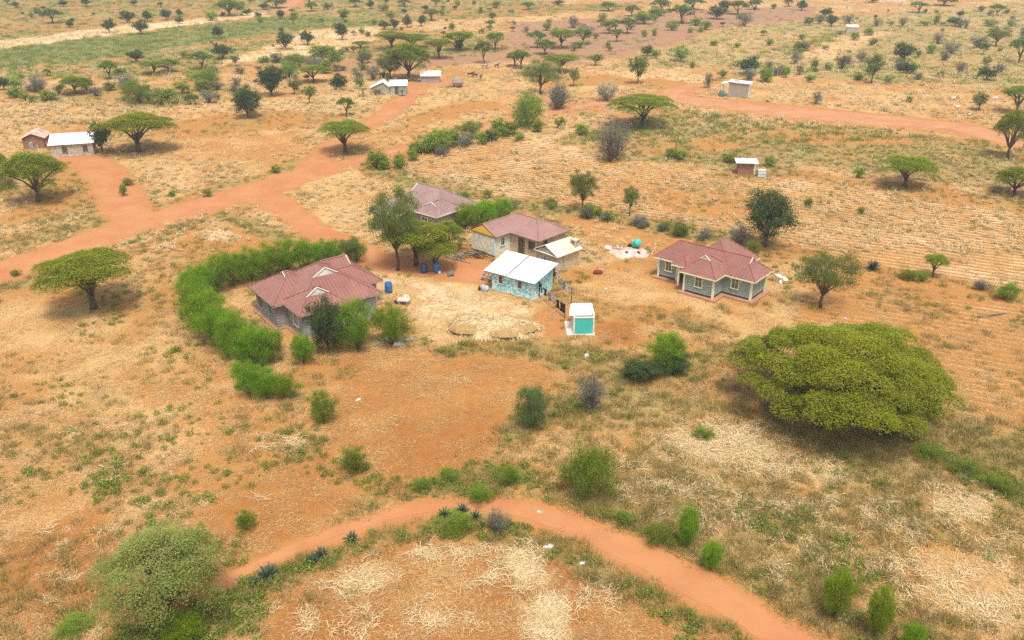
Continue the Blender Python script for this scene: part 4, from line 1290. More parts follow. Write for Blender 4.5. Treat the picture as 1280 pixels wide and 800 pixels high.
    cg.build('cage', M['concrete'], r)
    MB().box(-0.6, 0.6, -0.55, 0.55, 0, 0.12).build('pallet', M['grey_wood'], r)
    # far homestead
    r = thing('farm_house', 'grey block hut with white sheet roof at the far homestead', 'hut', (*G(488.5, 118.5), 0), R(4))
    mono_shed(r, 3.4, 3.0, 1.95, 2.55, M['block_grey'], M['white_sheet'], 0.25)
    door(r, (0, 0), (3.4, 0), 1.3, 0, 1.7, 0.7, M['door_dark'], M['grey_wood'])
    r = thing('farm_house', 'grey gabled hut with pale patched roof adjoining the white-roofed far hut', 'hut', (*G(464, 118.5), 0), R(4))
    MB().prism([(0, 0), (4.1, 0), (4.1, 3.6), (0, 3.6)], 0, 1.5).build('wall', M['grey_plaster'], r)
    MB().add([(0, 0.01, 1.45), (4.1, 0.01, 1.45), (2.6, 0.01, 2.6), (0, 0.2, 1.45), (4.1, 0.2, 1.45), (2.6, 0.2, 2.6)], [(0, 1, 2), (3, 5, 4), (0, 3, 4, 1)]).build('gable_wall', M['grey_plaster'], r)
    q = [(4.35, -0.25, 1.35), (4.35, 3.8, 1.35), (2.6, 3.8, 2.68), (2.6, -0.25, 2.68)]
    MB().add(q, [(0, 1, 2, 3)]).add([(-0.25, -0.25, 1.4), (-0.25, 3.8, 1.4), (2.6, 3.8, 2.68), (2.6, -0.25, 2.68)], [(3, 2, 1, 0)]).build('roof', M['white_sheet'], r)
    r = thing('store_shed', 'grey gabled store shed with white iron roof beside the big shade tree', 'shed', (*G(526, 103.5), 0), R(2))
    MB().prism([(0, 0), (4.4, 0), (4.4, 3.0), (0, 3.0)], 0, 1.6).build('wall', M['grey_plaster'], r)
    roof = MB()
    MB().add([(0.02, 0, 1.55), (0.02, 3, 1.55), (0.02, 1.5, 2.35), (0.2, 0, 1.55), (0.2, 3, 1.55), (0.2, 1.5, 2.35)], [(0, 2, 1), (3, 4, 5), (0, 1, 4, 3)]).build('gable_wall', M['grey_plaster'], r)
    wing(roof, None, None, None, -0.1, 4.7, -0.35, 3.35, 1.55, 0.5, 'a', 'gable', 'gable', rib=0.3)
    roof.build('roof', M['white_sheet'], r)
    r = thing('granary', 'round thatched granary on short legs at the far homestead', 'granary', (*G(572, 108.6), 0), 0)
    MB().lathe([(1.05, 0.35), (1.12, 0.5), (1.15, 1.2), (1.1, 1.3)], 14).build('basket', M['thatch'], r)
    th = MB().lathe([(1.42, 1.02), (1.35, 1.25), (0.95, 1.85), (0.45, 2.35), (0.08, 2.62)], 16)
    th.build('thatch_roof', M['thatch'], r)
    for k in range(6):
        a = k / 6 * 2 * math.pi + 0.3
        MB().tube([(0.9 * math.cos(a), 0.9 * math.sin(a), 0), (0.9 * math.cos(a), 0.9 * math.sin(a), 0.4)], 0.08, 5).build('leg', M['bark'], r)
    # far huts on the eastern slope and by the top edge
    r = thing('far_hut', 'tiny grey hut with white roof slope far up the yellow grass slope', 'hut', (*G(1058, 41), 0), R(-12))
    mono_shed(r, 3.6, 2.6, 1.8, 2.3, M['stone_rubble'], M['cream_sheet'], 0.15)
    r = thing('far_building', 'very distant pale long building beyond the grass slope', 'building', (*G(1098, 2), 0), R(-4))
    mono_shed(r, 12.0, 5.0, 2.3, 3.0, M['white_plaster'], M['white_sheet'], 0.4)
    for s in (2, 5, 8):
        window(r, (0, 0), (12, 0), s, 0.9, 1.8, 0.9, M['brown_wood'], M['pane_dark'])


green_bungalow()
grey_house()
faded_house()
yellow_house()
cook_house()
turquoise_house()
latrine()
far_buildings()


# ------------------------------------------------------------------ vegetation
def leaf_mesh(name, cen, direc, length, width, mat, tint, droop=0.0, flat=0.0):
    """diamond leaves: cen (N,3), direc (N,3) leaf axis, random roll"""
    n = len(cen)
    dn = direc / (np.linalg.norm(direc, axis=1)[:, None] + 1e-9)
    rnd = rng.normal(size=(n, 3)) + np.array([0, 0, flat])
    side = np.cross(dn, rnd)
    side /= np.linalg.norm(side, axis=1)[:, None] + 1e-9
    L = (length * rng.uniform(0.7, 1.3, n))[:, None]
    W = (width * rng.uniform(0.7, 1.3, n))[:, None]
    v = np.stack([cen - dn * L * 0.5, cen + side * W * 0.5, cen + dn * L * 0.5 - np.array([0, 0, droop]) * L, cen - side * W * 0.5], 1)
    return np_mesh(name, v.reshape(-1, 3), 4, mat, tint)


def limb_path(p0, p1, k=4, sag=0.1, wob=0.04):
    p0, p1 = np.array(p0, float), np.array(p1, float)
    L = np.linalg.norm(p1 - p0)
    out = []
    for i in range(k + 1):
        t = i / k
        p = p0 + (p1 - p0) * t
        p = p + np.array([0, 0, sag * L * math.sin(math.pi * t)])
        if 0 < i < k:
            p = p + rng.normal(size=3) * wob * L
        out.append(tuple(p))
    return out


def acacia_proto(n_leaf, leaf, layers=16, mat='leaf_acacia', spread=0.17, thick=0.035, fork=0.42, flat=0.16, droop=0.13, trunk=0.035, limbs=9, sides=5):
    """flat-topped thorn tree in unit size: crown diameter 1, height 1"""
    cl, wt = [], []
    nlobe = layers
    for k in range(nlobe):
        r = 0.40 * math.sqrt((k + 0.4) / nlobe) * rng.uniform(0.9, 1.1)
        a = k * 2.39996 + rng.uniform(-0.4, 0.4)
        z = 0.93 - droop * (r / 0.4) ** 2 * rng.uniform(0.6, 1.5) - rng.uniform(0, 0.10)
        cl.append((r * math.cos(a), r * math.sin(a), z))
        wt.append(rng.uniform(0.7, 1.3) * (0.55 + r))
    for k in range(max(3, nlobe // 4)):
        a = rng.uniform(0, 6.28)
        r = rng.uniform(0.12, 0.36)
        cl.append((r * math.cos(a), r * math.sin(a), 0.70 - rng.uniform(0, 0.12)))
        wt.append(0.35)
    cl = np.array(cl)
    wt = np.array(wt)
    idx = rng.choice(len(cl), n_leaf, p=wt / wt.sum())
    th = rng.uniform(0, 2 * math.pi, n_leaf)
    rr = np.sqrt(rng.uniform(0, 1, n_leaf)) * spread * rng.uniform(0.75, 1.1, n_leaf)
    cen = cl[idx].copy()
    # each cluster is a shallow dome
    cen[:, 0] += rr * np.cos(th)
    cen[:, 1] += rr * np.sin(th)
    cen[:, 2] += thick * 1.4 * (1 - (rr / spread) ** 2) + rng.normal(0, thick * 0.45, n_leaf) - 0.05 * (rr / spread) ** 2
    dirv = np.stack([np.cos(th), np.sin(th), rng.normal(0.15, 0.5, n_leaf)], 1) + rng.normal(0, 0.6, (n_leaf, 3)) * np.array([1, 1, 0.5])
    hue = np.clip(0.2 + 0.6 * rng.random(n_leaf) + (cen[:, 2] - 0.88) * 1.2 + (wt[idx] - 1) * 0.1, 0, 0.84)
    hue = np.where(rng.random(n_leaf) < 0.03, 1.0, hue)
    crown = leaf_mesh('crown', cen, dirv, leaf, leaf * 0.42, M[mat], hue, flat=2.2)
    tr = MB()
    f0 = (rng.uniform(-0.03, 0.03), rng.uniform(-0.03, 0.03), fork * 0.62)
    tr.tube(limb_path((0, 0, -0.01), f0, 3, 0, 0.03), [trunk * 1.25, trunk, trunk * 0.9, trunk * 0.85], sides + 1)
    order = rng.permutation(len(cl))
    for j in order[:limbs]:
        c = cl[j]
        mid = (c[0] * 0.45 + f0[0], c[1] * 0.45 + f0[1], f0[2] + (c[2] - f0[2]) * 0.62)
        pth = limb_path(f0, mid, 2, 0.03, 0.04) + limb_path(mid, (c[0], c[1], c[2] - 0.01), 2, 0.05, 0.03)[1:]
        tr.tube(pth, [trunk * 0.62, trunk * 0.5, trunk * 0.4, trunk * 0.26, trunk * 0.1], sides)
        for q in range(2):
            e = c + rng.normal(0, 0.09, 3) * np.array([1, 1, 0.2])
            tr.tube(limb_path(mid, e, 2, 0.04, 0.05), [trunk * 0.32, trunk * 0.18, trunk * 0.07], 4)
    return (tr.mesh('trunk', True), 'bark'), crown


def round_proto(n_leaf, leaf, mat, base=0.22, n_cl=26, spread=0.15, upright=0.0, trunk=0.03, fill=0.35, squat=1.0, limbs=6, asp=0.5, bark='bark', leafdir='rand', lean=0.0, hue_top=0.5, irr=(0.5, 1.08)):
    """bushy crown in unit size: diameter 1, height 1, crown from base to 1"""
    zc = (1 + base) / 2
    hz = (1 - base) / 2
    cl, wt = [], []
    for k in range(n_cl):
        u = 1 - 2 * (k + 0.5) / n_cl
        a = k * 2.39996 + rng.uniform(-0.5, 0.5)
        rad = rng.uniform(*irr) if rng.random() > fill * 0.5 else rng.uniform(0.1, 0.5)
        s_ = math.sqrt(max(0, 1 - u * u)) ** squat
        x, y, z = 0.42 * rad * s_ * math.cos(a), 0.42 * rad * s_ * math.sin(a), zc + hz * 0.85 * rad * u
        cl.append((x + lean * (z - base), y, z))
        wt.append(rng.uniform(0.35, 1.7))
    cl = np.array(cl)
    wt = np.array(wt)
    idx = rng.choice(len(cl), n_leaf, p=wt / wt.sum())
    off = rng.normal(size=(n_leaf, 3))
    off /= np.linalg.norm(off, axis=1)[:, None]
    sz = spread * (0.55 + 0.65 * wt[idx])[:, None]
    rr = np.abs(rng.normal(0.62, 0.3, (n_leaf, 1)))
    cen = cl[idx] + off * rr * sz * np.array([1, 1, hz * 1.9])
    cen[:, 2] = np.clip(cen[:, 2], 0.02, None)
    if leafdir == 'rand':
        dirv = off + rng.normal(0, 0.7, (n_leaf, 3))
    else:                                                           # fine upright sprays
        out = cen - np.array([0, 0, base * 0.5])
        dirv = out / (np.linalg.norm(out, axis=1)[:, None] + 1e-6) * 0.8 + np.array([0, 0, 0.6]) + rng.normal(0, 0.35, (n_leaf, 3))
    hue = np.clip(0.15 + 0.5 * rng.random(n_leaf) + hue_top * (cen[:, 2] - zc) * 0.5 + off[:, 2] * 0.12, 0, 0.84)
    hue = np.where(rng.random(n_leaf) < 0.02, 1.0, hue)
    crown = leaf_mesh('crown', cen, dirv, leaf, leaf * asp, M[mat], hue, flat=1.4)
    tr = MB()
    f0 = (0.0, 0.0, max(base * 0.8, 0.05))
    tr.tube(limb_path((0, 0, -0.01), f0, 2, 0, 0.03), [trunk * 1.2, trunk, trunk * 0.9], 6)
    for j in rng.permutation(len(cl))[:limbs]:
        tr.tube(limb_path(f0, cl[j], 3, 0.06, 0.06), [trunk * 0.6, trunk * 0.42, trunk * 0.28, trunk * 0.1], 4)
        e = cl[j] + rng.normal(0, spread * 0.6, 3)
        tr.tube(limb_path(cl[j] * 0.6, e, 2, 0.05, 0.05), [trunk * 0.3, trunk * 0.18, trunk * 0.05], 3)
    return (tr.mesh('trunk', True), bark), crown


def thorn_proto(n_leaf, leaf, n_twig, mat='leaf_grey'):
    """grey thorn bush: a tangle of twigs with sparse leaves"""
    (t0, b0), crown = round_proto(n_leaf, leaf, mat, 0.05, 22, 0.16, trunk=0.018, limbs=8, asp=0.4, bark='bark_grey')
    tw = MB()
    for k in range(n_twig):
        a = rng.uniform(0, 6.28)
        el = rng.uniform(0.25, 1.45)
        L = rng.uniform(0.32, 0.52)
        e = (L * math.cos(el) * math.cos(a), L * math.cos(el) * math.sin(a), min(0.98, 0.08 + 1.7 * L * math.sin(el)))
        s_ = (0.03 * math.cos(a), 0.03 * math.sin(a), 0.02)
        tw.tube(limb_path(s_, e, 3, 0.12, 0.06), [0.012, 0.009, 0.006, 0.003], 3, False)
    tw_me = tw.mesh('trunk', True)
    bpy.data.meshes.remove(t0)
    return (tw_me, b0), crown


PROTO = {}


def reg(kind, lod, *ps):
    PROTO[(kind, lod)] = list(ps)


reg('U', 0, *[acacia_proto(24000, 0.025, 26) for _ in range(3)])
reg('U', 1, *[acacia_proto(2600, 0.07, 14, 'leaf_acacia_far', 0.17, 0.06, 0.36, droop=rng.uniform(0.14, 0.34), limbs=6, sides=4) for _ in range(4)])
reg('A', 0, *[acacia_proto(22000, 0.027, 28, 'leaf_acacia', 0.15, 0.06, 0.34, droop=0.34) for _ in range(2)])
reg('A', 1, *[acacia_proto(2200, 0.08, 16, 'leaf_acacia_far', 0.17, 0.07, 0.32, droop=0.36, limbs=6, sides=4) for _ in range(3)])
reg('M', 0, *[round_proto(14000, 0.034, 'leaf_mango', 0.16, 40, 0.12, hue_top=0.7) for _ in range(3)])
reg('M', 1, *[round_proto(1900, 0.085, 'leaf_mango', 0.16, 26, 0.14, hue_top=0.7) for _ in range(3)])
reg('S', 0, *[round_proto(13000, 0.030, 'leaf_bush', 0.02, 42, 0.11, asp=0.4, leafdir='spray', limbs=9) for _ in range(3)])
reg('S', 1, *[round_proto(1500, 0.09, 'leaf_bush', 0.02, 22, 0.16) for _ in range(4)])
reg('G', 0, *[thorn_proto(4200, 0.035, 90) for _ in range(2)])
reg('G', 1, *[thorn_proto(1300, 0.075, 26) for _ in range(3)])
reg('L', 0, *[round_proto(11000, 0.027, 'leaf_olive', 0.30, 34, 0.11, limbs=12, asp=0.4, leafdir='spray', trunk=0.025) for _ in range(3)])
reg('L', 1, *[round_proto(1300, 0.085, 'leaf_olive', 0.30, 20, 0.15, limbs=8, trunk=0.025) for _ in range(3)])
reg('H', 0, *[round_proto(13000, 0.052, 'leaf_hedge', 0.05, 34, 0.13, asp=0.15, leafdir='spray', limbs=8, hue_top=0.9) for _ in range(4)])
reg('C', 0, *[round_proto(13000, 0.045, 'leaf_lime', 0.02, 40, 0.115, asp=0.22, leafdir='spray', limbs=6, hue_top=0.8, irr=(0.6, 0.85)) for _ in range(3)])
reg('O', 0, *[acacia_proto(30000, 0.017, 44, 'leaf_pale', 0.11, 0.06, 0.30, droop=0.42, limbs=18) for _ in range(1)])
reg('B', 0, *[round_proto(13000, 0.03, 'leaf_blue', 0.0, 36, 0.12, asp=0.3, leafdir='spray', limbs=8, irr=(0.55, 0.95)) for _ in range(2)])
reg('H', 1, *PROTO[('H', 0)])
reg('C', 1, *PROTO[('C', 0)])
# centre height, half height, of the crown as a share of the tree's height
CROWN = dict(B=(0.5, 0.48), O=(0.7, 0.28), U=(0.82, 0.17), A=(0.72, 0.27), M=(0.58, 0.42), S=(0.5, 0.48), G=(0.5, 0.48), L=(0.64, 0.35), H=(0.52, 0.47), C=(0.5, 0.48))
KIND = dict(B=('bush', 'bush'), O=('thorn_tree', 'tree'), U=('acacia_tree', 'tree'), A=('acacia_tree', 'tree'), M=('broadleaf_tree', 'tree'), S=('bush', 'bush'), G=('thorn_bush', 'bush'), L=('slender_tree', 'tree'), H=('hedge_shrub', 'shrub'), C=('upright_shrub', 'shrub'))
LOOK = dict(U='flat-topped green acacia', A='broad spreading acacia', M='round dark green tree', S='leafy green bush', G='grey twiggy thorn bush', L='thin loose-crowned olive tree')


def zone(x, y):
    if y < 60:
        if x < 320:
            return 'in the far green and tan strip fields'
        if x < 640:
            return 'in the far stubble beyond the homestead'
        if x < 955:
            return 'around the far brown ploughed field'
        return 'high on the far yellow grass slope'
    if y < 170:
        if x < 320:
            return 'in the scrub beyond the white-roofed farm building'
        if x < 600:
            return 'near the far homestead with the granary'
        if x < 870:
            return 'between the granary and the grey block shed'
        if x < 1100:
            return 'in the thorn row behind the grey block shed'
        return 'on the dry land past the wide dirt road'
    if x < 350:
        return 'beside the main dirt road'
    if y < 216 and x < 720:
        return 'along the road verge below the far homestead'
    if y < 290 and x > 820:
        return 'in the stubble near the brown field shed'
    if x > 900:
        return 'at the edge of the furrowed field'
    return 'on the field-edge strip behind the houses'


_count = {}


def plant(x, yb, w, yt, kind, label=None, group=None, depth=1.0, rot=None, dx=0.0):
    """a tree or bush standing at survey point (x, yb), crown w units wide, top at yt"""
    X, Y = G(x, yb)
    c = Y * CP + CAM_H * SP
    s = FPX / c
    D = w / s
    sg = (proj_y(X, Y - 0.5, 0) - proj_y(X, Y + 0.5, 0))
    cz, hz = CROWN[kind]
    lo, hi = 0.3, 40.0
    for _ in range(40):
        h = (lo + hi) / 2
        sv = (proj_y(X, Y, cz * h - 0.1) - proj_y(X, Y, cz * h + 0.1)) / 0.2
        top = proj_y(X, Y, cz * h) - math.sqrt((hz * h * sv) ** 2 + (0.46 * D * depth * sg) ** 2)
        if top > yt:
            lo = h
        else:
            hi = h
    h = max(h, 0.35 * D if kind in 'UA' else 0.3 * D)
    h = min(h, 2.6 * D)
    lod = 0 if w >= 34 or yb > 230 else 1
    ps = PROTO[(kind, lod)]
    k = _count.get((kind, lod), 0)
    _count[(kind, lod)] = k + 1
    (tr, bark), crown = ps[k % len(ps)]
    z = zone(x, yb)
    if label is None:
        if z is None:
            z = 'in the open fields around the homestead'
        label = LOOK[kind] + ' ' + z
        group = LOOK[kind].replace('bush', 'bushe') + 's ' + z
    nm, cat = KIND[kind]
    r = thing(nm, label, cat, (X, Y, 0), rng.uniform(0, 6.28) if rot is None else rot, group)
    r.scale = (D, D * depth, h)
    if not tr.materials:
        tr.materials.append(M[bark])
    for nm2, me in (('trunk', tr), ('crown', crown)):
        o = bpy.data.objects.new(nm2, me)
        COL.objects.link(o)
        o.parent = r
    return r


FAR = '''
20 10 10 2 M;79 8 14 0 M;108 8 14 -3 M;168 7 9 0 M;201 10 9 2 A;66 29 27 10 A;40 23 7 14 S;88 35 12 25 M;137 41 18 23 M;160 29 20 13 M;185 27 15 13 M
177 43 21 24 M;208 25 15 11 M;225 21 11 11 M;47 17 14 7 S;265 26 16 13 S;287 20 38 -2 A;309 19 13 11 M;323 24 10 15 M;313 4 12 -3 A;273 48 16 32 M
279 74 29 53 M;264 54 6 50 S;252 87 33 64 U;230 72 10 64 S;171 78 23 62 M;138 99 26 75 U;193 93 36 74 U;210 90 30 73 U;295 82 14 68 L;48 115 34 92 G
95 117 44 94 A;138 113 18 100 S;160 108 30 92 G;175 130 45 98 S;207 130 33 108 S;228 117 22 100 S;262 108 40 84 S;265 95 20 80 G;300 92 18 83 G;258 114 22 100 S
60 125 30 112 S;40 128 10 118 S;272 125 9 115 S;245 100 24 88 S;20 122 22 108 S;5 112 18 96 M;120 120 20 108 G
330 12 14 3 M;345 10 30 -3 A;351 24 12 12 M;368 23 11 14 S;444 9 18 -2 A;463 11 12 0 M;430 21 16 10 S;505 8 20 -1 A;545 8 15 -2 U;572 8 8 0 S;601 17 8 7 S;615 23 9 14 S
539 26 24 11 U;552 19 9 12 S;428 50 19 28 M;357 62 24 39 M;385 56 22 38 M;453 43 8 34 S;460 46 9 38 S;480 37 15 25 M;493 37 14 23 M;509 35 13 18 M;527 33 12 19 M
502 38 6 33 S;488 25 12 12 S;468 31 9 23 S;565 38 11 27 S;613 35 14 25 U;490 62 45 38 U;515 60 50 45 U;549 73 38 47 U;575 63 40 38 U;573 64 14 50 M
605 79 25 50 U;619 62 28 40 U;643 83 26 65 U;400 72 28 55 S;419 89 20 62 L;395 85 28 70 G;368 85 40 65 S;455 75 15 58 S;450 60 24 51 U;362 98 34 75 S;330 78 16 70 S
424 113 25 91 M;433 145 24 121 U;387 130 22 106 L;369 118 20 98 L;392 103 40 80 U;346 78 24 64 G;412 68 20 56 S;300 12 16 0 S;390 14 18 2 A;410 12 16 2 S;480 14 16 4 S
651 86 26 62 U;700 90 50 66 U;717 108 15 85 L;698 135 26 105 G;672 165 17 147 S;671 60 24 38 U;681 68 30 49 U;702 60 35 36 U;728 55 30 35 U;725 60 14 50 S;733 45 20 30 G
698 6 17 0 M;717 35 18 18 G;683 38 14 27 S;761 42 22 25 A;771 52 18 36 U;760 60 8 50 S;769 38 20 24 U;784 42 24 22 U;805 46 9 36 S;818 45 8 35 S;805 30 30 14 S
753 25 12 16 S;851 29 32 5 U;826 15 30 -2 A;820 20 26 8 S;867 12 28 -4 A;896 24 25 7 M;922 18 28 0 A;930 33 22 14 G;882 37 16 25 S;944 12 20 -3 A;744 82 22 67 L
797 105 30 68 L;809 70 18 57 M;820 73 13 61 S;851 77 20 57 S;865 85 8 76 S;758 126 30 103 G;892 57 12 50 S;922 60 9 53 S;962 57 11 48 S;727 168 24 154 S
934 93 33 70 M;936 100 24 83 G;958 103 18 83 S;885 110 14 90 G;903 98 12 86 S;790 20 20 6 A;760 14 22 2 A;840 38 18 26 S;870 32 16 20 S;905 14 18 0 M
1002 13 15 0 M;967 11 9 4 S;985 8 14 -2 A;1032 22 17 9 M;1011 32 15 20 S;1025 30 16 16 G;1039 33 18 18 M;1060 30 18 17 G;1090 3 20 -6 M;1096 33 16 22 G;1128 33 12 20 G
1114 32 7 26 S;1148 16 26 2 U;1170 31 10 16 S;1180 7 32 -5 A;1156 32 16 25 S;1193 33 22 21 M;1207 36 10 22 G;1226 15 10 6 S;1245 20 20 5 U;1238 33 20 24 S;1263 33 14 24 S
1128 77 30 53 M;1172 55 20 40 G;1188 67 24 50 G;1163 67 14 54 S;1148 71 10 62 S;1222 60 28 42 G;1245 58 34 33 L;1229 68 14 52 L;1273 78 32 46 U;1277 50 14 32 G
1089 104 30 65 L;1200 91 18 76 G;1233 100 27 82 M;1052 86 24 66 G;1035 88 12 78 S;1018 86 12 72 S;994 80 18 62 G;1000 63 18 50 S;999 94 10 80 G;982 97 14 82 S;969 95 12 82 G
956 102 18 84 S;1020 130 16 113 G;1136 128 10 119 S;1223 138 24 114 L;1073 222 16 208 S;912 203 24 190 S;962 208 18 195 S;1085 44 16 33 S;620 10 14 0 S;660 12 18 2 A
560 178 26 160 S;590 172 34 150 S;625 168 30 148 S;520 190 26 176 S;540 186 22 170 G;500 210 22 196 S;480 212 18 199 S;610 178 18 162 M;700 160 16 146 S;650 176 16 166 S
1135 350 26 335 S;1225 362 26 348 G;1256 375 34 350 S;1150 352 20 338 S;940 324 22 298 S;840 196 18 184 S;850 200 22 186 S;1010 258 16 246 S;1075 268 12 258 S
580 250 22 238 S;640 262 20 248 G;690 258 22 246 S;760 275 22 262 S;800 282 28 266 G;850 296 30 276 S;880 300 26 284 G;830 288 20 274 S;610 247 16 236 S
20 345 16 336 S;260 246 14 236 S;160 232 18 222 S;155 245 12 228 S;345 216 14 206 S;215 246 12 238 S
'''
for rec in FAR.replace('\n', ';').split(';'):
    if rec.strip():
        a = rec.split()
        plant(float(a[0]), float(a[1]), float(a[2]), float(a[3]), a[4])

scrub = random.Random(77)
for (x0, x1, y0, y1, n, kinds) in [(0, 310, 92, 132, 26, 'SSGGA'), (330, 480, 58, 112, 24, 'SSGGL'), (640, 770, 28, 66, 12, 'SGU'), (750, 960, 8, 46, 22, 'SSGA'), (960, 1275, 14, 108, 46, 'SSGGM'), (470, 650, 158, 212, 22, 'SSGS'), (0, 640, 2, 30, 30, 'SMMA'), (690, 860, 262, 296, 14, 'SG'), (330, 660, 12, 60, 16, 'SMU')]:
    for k in range(n):
        xx, yy = scrub.uniform(x0, x1), scrub.uniform(y0, y1)
        if x0 == 690:
            yy = 262 + (xx - 690) * 0.19 + scrub.uniform(-2, 3)
        if x0 == 470:
            yy = 210 - (xx - 470) * 0.27 + scrub.uniform(-3, 8)
        gx, gy = G(xx, yy)
        if min(float(line_d(np.array(gx), np.array(gy), ROADS[k2])) for k2 in ROADS) < 0.8:
            continue
        ww = (5 + yy * 0.09) * scrub.uniform(0.6, 1.5) * (0.55 if x0 == 690 else 1)
        kd = scrub.choice(kinds)
        plant(xx, yy, ww, yy - ww * scrub.uniform(0.55, 0.95), kd)

# trees that can be told apart
NEAR = [
    (174, 190, 92, 137, 'U', 'umbrella-topped acacia with dark bare trunk beside the white-roofed farm building'),
    (128, 191, 30, 152, 'M', 'small dark tree at the gable end of the white-roofed farm building'),
    (48, 252, 80, 187, 'A', 'dense dark acacia in front of the mud hut and farm building'),
    (-8, 236, 50, 184, 'A', 'dense acacia partly cut off, next to the acacia before the mud hut'),
    (310, 147, 40, 106, 'M', 'bushy dark tree with yellowing lower leaves on bare ground past the scrub'),
    (340, 120, 44, 79, 'M', 'large dark broadleaf tree west of the far homestead'),
    (511, 99, 62, 52, 'A', 'big shade tree over the far homestead between its two sheds'),
    (488, 99, 44, 66, 'L', 'olive-green tree behind the white-roofed far hut'),
    (432, 191, 66, 148, 'U', 'dense flat acacia beside the dirt track leading to the far homestead'),
    (676, 118, 58, 72, 'L', 'tall feathery acacia with leaning trunk, past the thatched granary'),
    (658, 158, 54, 115, 'S', 'big grey-green rounded thicket by the maize field corner'),
    (698, 136, 36, 104, 'G', 'grey thorn thicket at the foot of the feathery acacia'),
    (803, 158, 84, 115, 'U', 'bright flat acacia alone at the edge of the maize field'),
    (765, 202, 54, 146, 'G', 'dark grey leafless-looking tree in the golden stubble field'),
    (1270, 142, 44, 105, 'U', 'dark flat acacia above the end of the wide dirt road'),
    (1259, 198, 48, 137, 'A', 'layered tall acacia on a thin trunk beside the wide dirt road'),
    (1131, 234, 70, 192, 'U', 'bright lime flat acacia on the grass strip by the golden stubble'),
    (1268, 244, 60, 206, 'A', 'olive acacia on the grass strip beyond the lime acacia'),
    (957, 309, 68, 234, 'M', 'tall dark double-crowned tree behind the grey-green bungalow'),
    (923, 308, 34, 275, 'G', 'brownish bush at the foot of the dark double-crowned tree'),
    (1026, 385, 86, 312, 'L', 'rounded grey-green tree with leaning trunk between bungalow and giant acacia'),
    (1166, 346, 30, 316, 'U', 'small pale green sapling at the edge of the furrowed field'),
    (117, 386, 118, 306, 'U', 'wide umbrella acacia between the dirt road and the western field'),
    (728, 264, 44, 211, 'L', 'upright green tree on the field edge behind the yellow-gabled house'),
    (787, 270, 24, 230, 'L', 'thin greyish sapling on the field edge behind the grey-green bungalow'),
    (497, 338, 74, 232, 'L', 'tall grey-green yard tree with dark trunk before the faded roof'),
    (520, 332, 88, 270, 'U', 'spreading green acacia in the yard beside the blue drums'),
    (544, 338, 56, 296, 'U', 'low light green acacia directly behind the blue drums'),
    (560, 314, 46, 274, 'A', 'yellow-green bushy acacia beside the yellow-gabled house'),
    (438, 330, 40, 294, 'L', 'small loose-leaved tree at the end of the green hedge'),
    (411, 440, 54, 370, 'M', 'dark glossy tree in front of the grey block house'),
    (448, 440, 52, 376, 'H', 'bright feathery tree between the dark glossy tree and the yard'),
    (490, 433, 54, 377, 'H', 'feathery green tree over pale slabs at the yard edge'),
    (380, 455, 38, 412, 'C', 'small yellow-green shrub below the grey block house wall'),
    (405, 530, 42, 485, 'S', 'lone dark green bush on the red field below the hedge'),
    (309, 662, 34, 634, 'S', 'small round green bush alone on the red western field'),
    (666, 537, 56, 474, 'B', 'bluish feathery bush beside the grey thorn bush in the centre'),
    (738, 512, 44, 463, 'G', 'pale grey thorn bush next to the bluish feathery bush'),
    (735, 618, 86, 545, 'S', 'large bright green bush just above the footpath'),
    (833, 462, 62, 410, 'C', 'light green airy shrub over the dark thicket near the latrine'),
    (800, 474, 56, 444, 'M', 'dark low thicket under the light airy shrub'),
    (842, 466, 46, 438, 'M', 'dark green shrub at the end of the low thicket'),
    (214, 776, 172, 634, 'O', 'large pale olive thorn tree at the start of the footpath'),
    (858, 686, 32, 626, 'C', 'slim upright lime shrub beside the footpath, near the fallen branch'),
    (888, 712, 34, 672, 'C', 'short lime shrub next to the slim upright shrub by the footpath'),
    (1042, 772, 52, 702, 'C', 'tallest lime shrub in the row along the lower footpath'),
    (1093, 800, 42, 726, 'C', 'narrow lime shrub second in the row along the lower footpath'),
    (1137, 818, 38, 770, 'C', 'small lime shrub last in the row along the lower footpath'),
    (825, 678, 60, 650, 'S', 'sprawling dark bush beside the footpath and slim lime shrub'),
    (622, 664, 34, 634, 'G', 'silvery grey bush beside the agave clump at the footpath'),
    (572, 662, 56, 634, 'S', 'low green bush with agaves in the bend of the footpath'),
    (90, 790, 60, 764, 'S', 'low green bush near the large pale olive thorn tree'),
    (230, 800, 70, 756, 'C', 'bright green undergrowth below the large pale olive thorn tree'),
    (445, 588, 50, 556, 'S', 'flat weedy bush at the corner of the red central field'),
    (1160, 572, 50, 548, 'S', 'green bush on the ditch line below the giant acacia'),
    (1205, 590, 46, 568, 'S', 'second green bush along the ditch line past the giant acacia'),
    (1250, 612, 50, 588, 'S', 'third green bush along the ditch line past the giant acacia'),
    (1110, 548, 36, 505, 'M', 'dark shrub against the skirts of the giant acacia'),
    (668, 508, 26, 486, 'M', 'small dark shrub tucked between bluish bush and grey thorn bush'),
    (600, 628, 40, 602, 'S', 'low weedy bush on the slope above the footpath bend'),
    (530, 612, 30, 594, 'S', 'weed clump at the lower edge of the red central field'),
    (560, 600, 34, 582, 'S', 'leafy weed clump between the red field and the large bright bush'),
    (636, 606, 36, 578, 'S', 'leafy low bush beside the large bright green bush'),
    (880, 548, 34, 532, 'S', 'dark small bush among the straw heaps'),
    (780, 655, 34, 636, 'S', 'scrubby bush where the footpath widens'),
]
for rec in NEAR:
    plant(*rec)

ORD = 'first second third fourth fifth sixth seventh eighth'.split()
HN = 0
